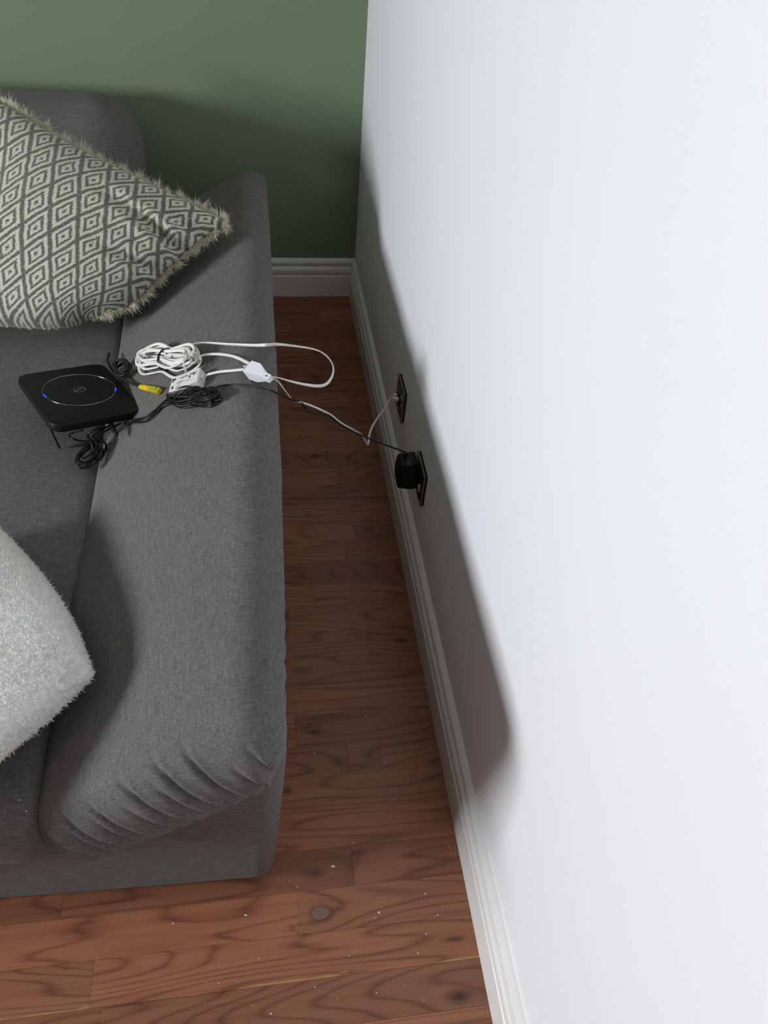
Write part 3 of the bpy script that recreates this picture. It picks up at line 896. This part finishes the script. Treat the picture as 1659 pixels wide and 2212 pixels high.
# ------------------------------------------------------------------ router
RC = np.array([-0.704, -1.1008, 0.4001])
RX, RY, RZ = np.array([0.8789, 0.4524, -0.151]), np.array([-0.4702, 0.875, -0.1153]), np.array([0.08, 0.1724, 0.9818])
def rp(x, y, z=0.0): return RC+RX*x+RY*y+RZ*z
ro = empty('wifi_router', tuple(at_z(175, 870, 0.345))); tag(ro, 'flat black wifi router with a chrome ring and two blue lights on the sofa seat', 'router')
def router_warp(P):
    Q = P.copy()
    k = np.clip((-P[:, 2]/0.013+1)/2, 0, 1)
    Q[:, 0] *= 1-0.06*k; Q[:, 1] *= 1-0.06*k
    Q[:, 2] += np.where(P[:, 2] > 0, 0.0015*(1-(P[:, 0]/0.0915)**2)*(1-(P[:, 1]/0.119)**2), 0)
    return RC-RZ*0.013+np.outer(Q[:, 0], RX)+np.outer(Q[:, 1], RY)+np.outer(Q[:, 2], RZ)
def rounded_plate(hx, hy, r, z0, z1, bev, k=10, dome=0.0):
    prof = []
    for (cx_, cy_, a0) in ((hx-r, hy-r, 0), (-hx+r, hy-r, 90), (-hx+r, -hy+r, 180), (hx-r, -hy+r, 270)):
        for i in range(k+1):
            a = math.radians(a0+90*i/k); prof.append((cx_, cy_, math.cos(a), math.sin(a)))
    rings = [(z0, r-bev*1.6), (z0+bev, r-bev*0.3), (z0+bev*2, r), (z1-bev, r), (z1-bev*0.3, r-bev*0.3), (z1, r-bev)]
    V, F = [], []
    n = len(prof)
    for (z, rr_) in rings:
        for (a, b, c, s_) in prof: V.append(rp(a+c*rr_, b+s_*rr_, z))
    for q in range(len(rings)-1):
        for i in range(n): F.append((q*n+i, q*n+(i+1) % n, (q+1)*n+(i+1) % n, (q+1)*n+i))
    F.append(tuple(reversed(range(n)))); F.append(tuple((len(rings)-1)*n+i for i in range(n)))
    return V, F
world_part('housing', rounded_plate(0.0915, 0.119, 0.026, -0.019, 0.0, 0.0025), M_BLACK, ro)
cxr, cyr = 0.0047, 0.0105
M_RING = plain('chrome_ring', (0.42, 0.43, 0.44), 0.18, metal=1.0)
V, F = sweep([rp(cxr+0.0711*math.cos(a), cyr+0.0711*math.sin(a), 0.0001) for a in np.linspace(0, 2*math.pi, 96, endpoint=False)], circ(0.0008, 6), up=RZ, closed=True)
world_part('ring', (V, F), M_RING, ro)
for px_, py_ in ((95, 856), (249, 842)):
    d = ray(px_, py_); P = CPOS+d*(((RC-CPOS) @ RZ)/(d @ RZ))
    a0 = math.atan2((P-RC) @ RY-cyr, (P-RC) @ RX-cxr)
    V, F = sweep([rp(cxr+0.0706*math.cos(a), cyr+0.0706*math.sin(a), 0.0004) for a in np.linspace(a0-0.085, a0+0.085, 9)], flat(0.0036, 0.0012), up=RZ)
    o = world_part('indicator_light', (V, F), M_BLUE, ro); o['label'] = 'small lit blue light'
V, F = sweep([rp(cxr+0.0115*math.cos(a), cyr+0.0115*math.sin(a), 0.0002) for a in np.linspace(0, 2*math.pi, 48, endpoint=False)], circ(0.0005, 6), up=RZ, closed=True)
M_LOGO = plain('grey_print', (0.16, 0.16, 0.16), 0.5)
lg = world_part('logo', (V, F), M_LOGO, ro)
V, F = join_vf([sweep(catmull([rp(cxr-0.006+0.0035*q, cyr-0.003, 0.0003), rp(cxr-0.005+0.0035*q, cyr+0.0005, 0.0003), rp(cxr-0.002+0.0035*q, cyr+0.0035, 0.0003)], 4), flat(0.0016, 0.0004), up=RZ) for q in range(3)])
world_part('logo_mark', (V, F), M_LOGO, lg)
# fold-out foot at the near left corner
_d = ray(99, 906); ft0 = CPOS+_d*(((RC-RZ*0.010-CPOS) @ RZ)/(_d @ RZ)); ft1 = at_z(128, 966, 0.340)
fx_ = unit(ft1-ft0)
V, F = sweep([ft0, ft0*0.5+ft1*0.5, ft1], flat(0.011, 0.0032), up=unit(RX))
world_part('foot', (V, F), M_BLACK, ro)
V, F = join_vf([sweep([rp(x_, -0.112, -0.0105), rp(x_, -0.1165, -0.0105)], flat(0.013, 0.009), up=RZ) for x_ in (0.0, 0.02, 0.04)])
world_part('port_block', (V, F), M_INK, ro)

# ------------------------------------------------------------------ cables
def route(spec):
    out = []
    for q in spec:
        px, py, kind, val = q
        out.append({'a': lambda: on_arm(px, py, val), 'z': lambda: at_z(px, py, val), 'x': lambda: at_x(px, py, val), 'y': lambda: at_y(px, py, val)}[kind]())
    return out
FLATC = flat(0.0066, 0.0030, 3)
def coil_path(P0, P1, W, loops, tie_at, h0, hh, seed, n=44, pinch=0.30, order=(0.25, 0.75), lean=0.0):
    """one continuous cable wound in flat loops from P0 to P1, drawn in where it is tied"""
    r_ = random.Random(seed)
    e1 = unit(P1-P0); e2 = unit(np.cross(AN, e1)); L = np.linalg.norm(P1-P0)/2; C0 = (P0+P1)/2
    out = []; pa = [r_.uniform(0, 6.28) for _ in range(6)]
    tot = int(loops*n)
    for i in range(tot+1):
        t = 2*math.pi*i/n; f = i/tot; k = i/n
        Lk = L*(0.90+0.09*math.sin(k*2.3+pa[0])); Wk = W*(0.62+0.34*math.sin(k*1.7+pa[1]))
        x = Lk*math.cos(t)+0.05*L*math.sin(k*2.9+pa[5])
        g = pinch+(1-pinch)*min(1.0, (abs(x/L-tie_at)/0.55))**1.2
        y = Wk*g*math.sin(t)+0.10*W*math.sin(k*3.1+pa[2])
        z = h0+hh*(0.5+0.5*math.sin(k*2.45+pa[3]+0.35*math.sin(t+pa[4])))+lean*y
        out.append(C0+e1*x+e2*y+AN*z)
    return np.array(out), e1, e2, C0, L
def tie_ring(C, axis, n1, a, b, mat, parent, w=0.005, th=0.0016, name='cable_tie'):
    axis = unit(axis); n1 = unit(n1-axis*(n1 @ axis)); n2 = np.cross(axis, n1)
    P = [C+n1*a*math.cos(q)+n2*b*math.sin(q) for q in np.linspace(0, 2*math.pi, 28, endpoint=False)]
    V, F = [], []
    prof = flat(w, th, 3); M = len(prof)
    for i, p in enumerate(P):
        rad = unit(p-C)
        for (x, y) in prof: V.append(p+axis*x+rad*y)
    for i in range(28):
        j = (i+1) % 28
        for k in range(M): F.append((i*M+k, i*M+(k+1) % M, j*M+(k+1) % M, j*M+k))
    return world_part(name, (V, F), mat, parent)

# white telephone extension lead: coil on the arm, one end looping out over the gap
P0, P1 = on_arm(309, 782, 0.006), on_arm(437, 790, 0.006)
cp, ce1, ce2, cC, cL = coil_path(P0, P1, 0.046, 9, 0.0, 0.006, 0.022, 3, pinch=0.50)
tc = empty('telephone_extension_lead', tuple(cC)); tag(tc, 'white flat telephone cable coiled on the sofa arm, looping over the gap', 'cable')
V, F = upright_sweep(cp, FLATC, lambda f: AN+0.55*math.sin(f*50.0)*ce2)
world_part('coil', (V, F), M_WCAB, tc)
KT = on_arm(588, 815, 0.010)
lead = route([(402, 803, 'a', 0.020), (398, 790, 'a', 0.036), (397, 772, 'a', 0.038), (402, 755, 'a', 0.030), (418, 744, 'a', 0.018), (450, 741, 'a', 0.012),
              (500, 744, 'a', 0.008), (550, 746, 'a', 0.006), (578, 745, 'a', 0.007), (600, 744, 'z', 0.512), (640, 748, 'z', 0.502), (680, 755, 'z', 0.492), (703, 767, 'z', 0.484),
              (718, 787, 'z', 0.476), (719, 808, 'z', 0.472), (708, 827, 'z', 0.474), (690, 834, 'z', 0.478), (660, 831, 'z', 0.488), (625, 823, 'z', 0.502), (604, 817, 'z', 0.512)])+[KT]
V, F = sweep(catmull(lead, 10), FLATC, up=AN, twist=lambda f: 1.2*math.sin(f*7.0))
world_part('loop', (V, F), M_WCAB, tc)
lead = route([(425, 772, 'a', 0.020), (445, 766, 'a', 0.012), (475, 765, 'a', 0.006), (505, 770, 'a', 0.005), (530, 781, 'a', 0.006), (550, 793, 'a', 0.008)])
V, F = upright_sweep(catmull(lead, 10), FLATC, AN)
world_part('lead_end', (V, F), M_WCAB, tc)
tie_ring(cC-ce1*0.004+AN*0.013, unit(ce1+0.25*ce2), AN, 0.019, 0.026, M_BLACK, tc, w=0.0065)

# coupler block on the arm edge
K0, K1 = on_arm(540, 799, 0.012), on_arm(588, 815, 0.010)
KS = np.linalg.norm(K1-K0)/0.048
KR = frame(K1-K0, np.cross(AN, K1-K0))
kb = empty('telephone_coupler', tuple(on_arm(565, 806, 0.0))); tag(kb, 'white telephone line coupler block with tapered tail at the edge of the sofa arm', 'connector')
st = [(0.000, 0.0125, 0.0105, 0), (0.001, 0.0135, 0.0115, 0), (0.019, 0.0135, 0.0115, 0), (0.022, 0.0125, 0.011, 0), (0.034, 0.0062, 0.0075, -0.003), (0.037, 0.0058, 0.006, -0.0035), (0.047, 0.0055, 0.0055, -0.004), (0.048, 0.0045, 0.0045, -0.004)]
V, F = [], []
for (a, w_, h_, dy) in st:
    for (sy, sz) in ((-1, -1), (1, -1), (1, 1), (-1, 1)):
        V.append(K0+KR[0]*a*KS+KR[1]*(sy*w_+dy)+KR[2]*(sz*h_))
for q in range(len(st)-1):
    for i in range(4): F.append((q*4+i, q*4+(i+1) % 4, q*4+4+(i+1) % 4, q*4+4+i))
F += [(3, 2, 1, 0), tuple((len(st)-1)*4+i for i in range(4))]
world_part('body', (V, F), M_WPL, kb, False)
bbox_part('socket_recess', (0.0012, 0.0085, 0.0075), 0.0003, M_INK, kb, (KR, K0+KR[0]*0.0001))
bbox_part('tail_slot', (0.003, 0.0012, 0.0006), 0.0, M_INK, kb, (KR, K0+KR[0]*0.042*KS+KR[1]*-0.004+KR[2]*0.0055))
# short white lead from the filter into the coupler, with its clear plug
pl = empty('telephone_patch_lead', tuple(on_arm(490, 803, 0.0))); tag(pl, 'short white flat lead joining the filter box to the coupler block', 'cable')
lead = [on_arm(444, 812, 0.010), on_arm(452, 808, 0.011), on_arm(475, 803, 0.010), on_arm(505, 800, 0.010), K0-KR[0]*0.008]
V, F = upright_sweep(catmull(lead, 8), FLATC, AN); world_part('cord', (V, F), M_WCAB, pl)
bbox_part('plug', (0.007, 0.0055, 0.0055), 0.001, M_CLEAR, pl, (KR, K0-KR[0]*0.0045))
bbox_part('plug_clip', (0.006, 0.002, 0.0006), 0.0003, M_CLEAR, pl, (KR, K0-KR[0]*0.008+KR[2]*0.0072))
bbox_part('plug_flange', (0.0012, 0.0075, 0.0072), 0.0006, M_CLEAR, pl, (KR, K0-KR[0]*0.0075))

# filter box
H_ = 0.024
TL, TR, BL = on_arm(371, 817, H_), on_arm(432, 792, H_), on_arm(374, 844, H_)
FR = frame(TR-TL, TL-BL)
fl, fwid = np.linalg.norm(TR-TL)/2, 0.021
fc = (TL+TR)/2-FR[1]*fwid-FR[2]*(H_/2)
fb = empty('broadband_filter', tuple(fc-FR[2]*H_/2)); tag(fb, 'small ivory box with black print lying between the white and black coils', 'filter')
bbox_part('case', (fl, fwid, H_/2-0.0008), 0.0012, M_CREAM, fb, (FR, fc))
def fpt(a, b): return fc+FR[0]*a*fl+FR[1]*b*fwid+FR[2]*(H_/2-0.0007)
text_part('lettering', 'ADSL Filter', 0.0085, (FR, fpt(-0.38, 0.34)), M_INK, fb, 0.25)
text_part('lettering', 'CE', 0.0095, (FR, fpt(-0.50, -0.30)), M_INK, fb)
for (a, b, w_, h_) in ((-0.86, 0.55, 0.0018, 0.0055), (-0.74, 0.62, 0.0020, 0.0030), (0.36, 0.12, 0.0018, 0.0030), (0.62, 0.30, 0.0016, 0.0022), (0.68, 0.30, 0.0006, 0.0028), (-0.78, -0.55, 0.0020, 0.0042),
                       (-0.36, -0.62, 0.0050, 0.0006), (0.30, -0.30, 0.0055, 0.0005), (-0.05, -0.14, 0.0030, 0.0005)):
    bbox_part('print_mark', (w_, h_, 0.00015), 0.0, M_INK, fb, (FR, fpt(a, b)+FR[2]*0.0001))
for q in range(9):                                         # moulded ribs on the long edge
    bbox_part('rib', (0.0008, 0.0010, 0.007), 0.0, M_CREAM, fb, (FR, fc+FR[0]*(-0.025+q*0.0032)+FR[1]*(fwid+0.0006)+FR[2]*0.003))
bbox_part('end_socket', (0.002, 0.008, 0.007), 0.0006, M_CREAM, fb, (FR, fc+FR[0]*(fl+0.0015)))
bbox_part('nub', (0.003, 0.002, 0.002), 0.0008, M_CREAM, fb, (FR, fc-FR[0]*(fl+0.0022)-FR[1]*0.004))

# black coiled lead of the power adapter
P0, P1 = on_arm(373, 869, 0.004), on_arm(487, 865, 0.004)
cp, be1, be2, bC, bL = coil_path(P0, P1, 0.025, 8, 0.1, 0.004, 0.016, 11, pinch=0.55)
bp = empty('power_lead', tuple(bC)); tag(bp, 'thin black power cable bundled on the sofa arm and running to the wall adapter', 'cable')
V, F = sweep(cp, circ(0.0017, 7), up=AN); world_part('coil', (V, F), M_BLACKG, bp)
r_ = random.Random(5)
for q in range(3):                                         # loose strands standing out of the bundle
    pts = [bC+be1*(-0.055+0.02*q)+be2*(-0.010+0.01*q)+AN*0.012, bC+be1*(-0.02+0.02*q)+be2*(0.012-0.004*q)+AN*(0.022+0.003*q),
           bC+be1*(0.03+0.006*q)+be2*(0.008-0.006*q)+AN*0.024, bC+be1*(0.058-0.006*q)+be2*(-0.008-0.006*q)+AN*0.012]
    V, F = sweep(catmull(pts, 8), circ(0.0017, 7), up=AN); world_part('strand', (V, F), M_BLACKG, bp)
tie_ring(bC+be1*0.006+AN*0.013, unit(be1+0.1*be2), AN, 0.0165, 0.021, M_BLACK, bp, w=0.004)
lead = route([(455, 850, 'a', 0.012), (470, 836, 'a', 0.010), (500, 831, 'a', 0.004), (540, 833, 'a', 0.003), (570, 838, 'a', 0.003), (592, 846, 'a', 0.006), (607, 853, 'z', 0.496), (625, 861, 'z', 0.462),
              (645, 868, 'z', 0.430), (655, 874, 'z', 0.420), (660, 884, 'z', 0.408), (672, 891, 'z', 0.402), (695, 893, 'z', 0.396), (712, 898, 'z', 0.390), (735, 916, 'z', 0.378),
              (765, 933, 'z', 0.365), (795, 946, 'z', 0.355), (830, 960, 'z', 0.350)])+[np.array([-0.047, -1.2605, 0.351])]
V, F = sweep(catmull(lead, 8), circ(0.0019, 8), up=AN); world_part('wall_end', (V, F), M_BLACKG, bp)
for q, off in enumerate((0, 9, 15)):
    lead = route([(392, 852+off, 'a', 0.008), (370, 856+off, 'a', 0.004), (350, 872+off*0.5, 'a', 0.003), (330, 890+off*0.6, 'a', 0.003), (308, 902+off*0.6, 'a', 0.003), (285, 908+off*0.3, 'a', 0.003)])
    lead.append(rp(0.045, -0.124, -0.020))
    V, F = sweep(catmull(lead, 8), circ(0.0019, 8), up=AN); world_part('router_end', (V, F), M_BLACKG, bp)

# white lead from the coupler down into the gap and up to the telephone plate
wl_ = empty('telephone_wall_lead', tuple(at_z(793, 958, 0.21))); tag(wl_, 'white flat cable hanging from the coupler across the gap to the telephone plate', 'cable')
lead = [K1-KR[0]*0.003-KR[1]*0.003-KR[2]*0.002]+route([(597, 822, 'z', 0.508), (608, 834, 'z', 0.498), (620, 850, 'z', 0.474), (633, 864, 'z', 0.445), (660, 872, 'z', 0.415), (690, 884, 'z', 0.392), (715, 897, 'z', 0.372), (735, 913, 'z', 0.352),
              (760, 927, 'z', 0.326), (780, 939, 'z', 0.300), (789, 952, 'z', 0.276), (793, 961, 'z', 0.258), (796, 955, 'z', 0.252), (798, 940, 'z', 0.256), (804, 922, 'z', 0.262), (816, 902, 'z', 0.270), (832, 882, 'z', 0.278)])+[np.array([-0.030, PY1-0.002, PZ1+0.003]), np.array([-0.020, PY1-0.002, PZ1])]
V, F = sweep(catmull(lead, 9), flat(0.0050, 0.0024, 3), up=AN, twist=lambda f: 5.2*f)
world_part('cord', (V, F), M_WCAB, wl_)
bbox_part('plug', (0.005, 0.0042, 0.0038), 0.0008, M_WPL, wl_, ([np.array([1.0, 0, 0]), AV, np.array([0, 0, 1.0])], np.array([-0.0155, PY1-0.002, PZ1])))
bbox_part('plug_clip', (0.005, 0.001, 0.006), 0.0004, M_WPL, wl_, ([np.array([1.0, 0, 0]), AV, np.array([0, 0, 1.0])], np.array([-0.019, PY1+0.006, PZ1+0.004])))

# grey network cable behind the router with a yellow plug
nb = empty('network_cable', tuple(on_arm(300, 838, 0.0))); tag(nb, 'charcoal network cable with a yellow plug lying beside the router', 'cable')
def coil2(pts_c, e1, e2, n_, ax, bx, loops, seed, r0, mat, parent, name='coil', spread=0.006, hh=0.012):
    r_ = random.Random(seed); out = []; pa = [r_.uniform(0, 6.28) for _ in range(4)]
    for i in range(int(loops*40)+1):
        t = 2*math.pi*i/40; k = i/40
        out.append(pts_c+e1*(ax*(0.86+0.14*math.sin(k*2.1+pa[0]))*math.cos(t)+spread*math.sin(k*1.9+pa[1]))
                   + e2*(bx*(0.75+0.25*math.sin(k*2.7+pa[2]))*math.sin(t))+n_*(hh*(0.5+0.5*math.sin(k*2.3+pa[3]))))
    V, F = sweep(out, circ(r0, 7), up=n_); return world_part(name, (V, F), mat, parent), out
nc = on_arm(264, 798, 0.020)
e1n = unit(on_arm(284, 826, 0.006)-on_arm(240, 776, 0.006)); e2n = unit(np.cross(AN, e1n))
coil2(nc, e1n, e2n, unit(AN+np.array([0, 0, 1.0])), 0.036, 0.020, 5, 4, 0.0027, M_DKGREY, nb)
lead = route([(236, 764, 'a', 0.012), (232, 778, 'a', 0.024), (238, 792, 'a', 0.024), (248, 805, 'a', 0.022), (262, 816, 'a', 0.018), (280, 826, 'a', 0.013), (304, 836, 'a', 0.008)])
V, F = sweep(catmull(lead, 8), circ(0.0029, 8), up=AN); world_part('lead_end', (V, F), M_DKGREY, nb)
Y0_, Y1_ = on_arm(302, 835, 0.008), on_arm(346, 845, 0.008)
YR = frame(Y1_-Y0_, np.cross(AN, Y1_-Y0_)); YL = np.linalg.norm(Y1_-Y0_)
V, F = sweep([Y0_+YR[0]*YL*f for f in (0.0, 0.04, 0.25, 0.48, 0.55)], flat(0.0135, 0.0100, 4), up=AN, scale=lambda t: (0.62, 0.78, 0.92, 1.0, 0.95)[int(round(t*4))])
bt = world_part('plug_boot', (V, F), M_YEL, nb); bt['label'] = 'yellow plug boot'
bbox_part('plug', (YL*0.24, 0.0060, 0.0043), 0.0008, M_YELT, nb, (YR, Y0_+YR[0]*YL*0.74))
bbox_part('plug_clip', (YL*0.20, 0.0022, 0.0006), 0.0003, M_YELT, nb, (YR, Y0_+YR[0]*YL*0.68+YR[2]*0.0062))
bbox_part('plug_contacts', (YL*0.05, 0.0046, 0.0003), 0.0, M_GOLD, nb, (YR, Y0_+YR[0]*YL*0.92-YR[2]*0.0046))

# black cable bundle hanging out from under the router onto the seat
uc = empty('router_cable_bundle', tuple(at_z(195, 985, 0.345))); tag(uc, 'black cable bundle on the seat below the near edge of the router', 'cable')
SX, SY, SZ = np.array([1.0, 0, 0]), np.array([0, 1.0, 0]), np.array([0, 0, 1.0])
c0 = at_z(197, 988, 0.348); e1s = unit(at_z(222, 960, 0.348)-at_z(180, 1010, 0.348)); e2s = np.cross(SZ, e1s)
coil2(c0, e1s, e2s, SZ, 0.040, 0.022, 6, 9, 0.0022, M_BLACKG, uc, spread=0.008, hh=0.022)
lead = [rp(-0.035, -0.118, -0.02), at_z(150, 938, 0.352), at_z(158, 948, 0.346), at_z(180, 953, 0.345), at_z(205, 952, 0.347)]
V, F = sweep(catmull(lead, 8), circ(0.0022, 8), up=SZ); world_part('lead_end', (V, F), M_BLACKG, uc)
for q in range(3):
    lead = [rp(0.0+0.02*q, -0.12, -0.02), at_z(190+14*q, 938, 0.372), at_z(196+12*q, 955, 0.372), at_z(202+9*q, 975, 0.362), at_z(200+8*q, 995, 0.35)]
    V, F = sweep(catmull(lead, 8), circ(0.0023, 8), up=SX); world_part('strand', (V, F), M_BLACKG, uc)
V, F = sweep([rp(0.02, -0.121, -0.018), rp(0.018, -0.150, -0.022), rp(0.017, -0.158, -0.024)], circ(0.0055, 10), up=SZ, scale=lambda t: 1-0.5*t)
world_part('plug', (V, F), M_BLACK, uc)

# ------------------------------------------------------------------ paint chips
M_CHIP = plain('white_paint_chip', (0.72, 0.71, 0.68), 0.8)
Z8 = lambda X, Y: (560+0.3896*X, 1350+0.3897*Y)
Z3 = lambda X, Y: (0.42194*X, 1880+0.42186*Y)
chips = [Z8(*p)+(sz,) for p, sz in (((795, 220), 3.2), ((430, 253), 2), ((315, 230), 1.6), ((590, 505), 4.2), ((305, 713), 4.2), ((945, 682), 2.6), ((920, 350), 3), ((765, 355), 1.6), ((520, 1208), 2),
         ((410, 1338), 7), ((168, 1418), 2.2), ((210, 1452), 2.2), ((920, 1490), 3.2), ((665, 1595), 3.8), ((645, 1625), 2.4), ((990, 1608), 3), ((922, 1405), 2), ((1050, 1228), 2), ((787, 1108), 2),
         ((548, 847), 1.6), ((925, 1713), 2.8), ((880, 1820), 2.8), ((498, 1833), 2), ((308, 2008), 2.4), ((650, 2040), 3), ((435, 2072), 1.8), ((912, 2080), 2.4), ((65, 2155), 2.6), ((810, 2000), 1.8))]
chips += [Z3(*p)+(sz,) for p, sz in (((885, 272), 3.4), ((1258, 230), 5.5), ((1120, 578), 2), ((1055, 572), 2), ((1385, 735), 2.4), ((1325, 450), 2), ((1430, 255), 1.6), ((1290, 693), 1.8))]
chips += [(738, 693, 4), (757, 703, 2.5)]
def chip(P, sz, nrm, label, group):
    sz = sz*0.001*0.55
    r_ = random.Random(int(P[0]*1e5)); n_ = r_.choice((4, 5, 5, 6)); a0 = r_.uniform(0, 6.28); el = r_.uniform(0.45, 1.0)
    e1 = unit(np.cross(nrm, [0.3, 0.9, 0.1])); e2 = np.cross(nrm, e1)
    pts = [(math.cos(a0+6.283*i/n_)*r_.uniform(0.7, 1.2), math.sin(a0+6.283*i/n_)*r_.uniform(0.7, 1.2)*el) for i in range(n_)]
    base = [e1*a*sz+e2*b*sz for (a, b) in pts]
    V = [b+nrm*0.00005 for b in base]+[b*0.9+nrm*(0.0006+0.0002*(i % 2)) for i, b in enumerate(base)]
    F = [tuple(reversed(range(n_))), tuple(range(n_, 2*n_))]+[(i, (i+1) % n_, n_+(i+1) % n_, n_+i) for i in range(n_)]
    o = mesh_obj('paint_chip', V, F, M_CHIP, None, False); o.location = tuple(P)
    tag(o, label, 'debris', group)
for (px_, py_, sz) in chips:
    P = at_z(px_, py_, 0.0)
    if P[0] > -0.02: continue
    lab = {7: 'largest white paint chip on the floor beside the front corner of the sofa', 5.5: 'pale paint chip on the floor in front of the sofa, left of the round knot',
           3.8: 'white paint chip on the floor right of the round knot', 3.4: 'small white paint chip on the floor left of the larger chip by the sofa front'}.get(sz)
    if py_ > 600 and py_ < 720: lab = 'larger white speck on the far floor in the corner' if sz == 4 else 'smaller white speck on the far floor by the skirting board'
    chip(P, sz, np.array([0, 0, 1.0]), lab or 'tiny white paint fleck lying on the wood floor', 'paint chips on the floor')
chip(on_arm(222, 1290, 0.0005), 2.0, AN, 'tiny white paint speck on the sofa arm pad above the plush cushion', None)
chip(at_z(42, 1728, 0.336), 2.6, np.array([0, 0, 1.0]), 'farther white paint speck on the dark seat cushion below the plush cushion', 'paint specks on the seat')
chip(at_z(57, 1752, 0.336), 2.6, np.array([0, 0, 1.0]), 'nearer white paint speck on the dark seat cushion by its front edge', 'paint specks on the seat')
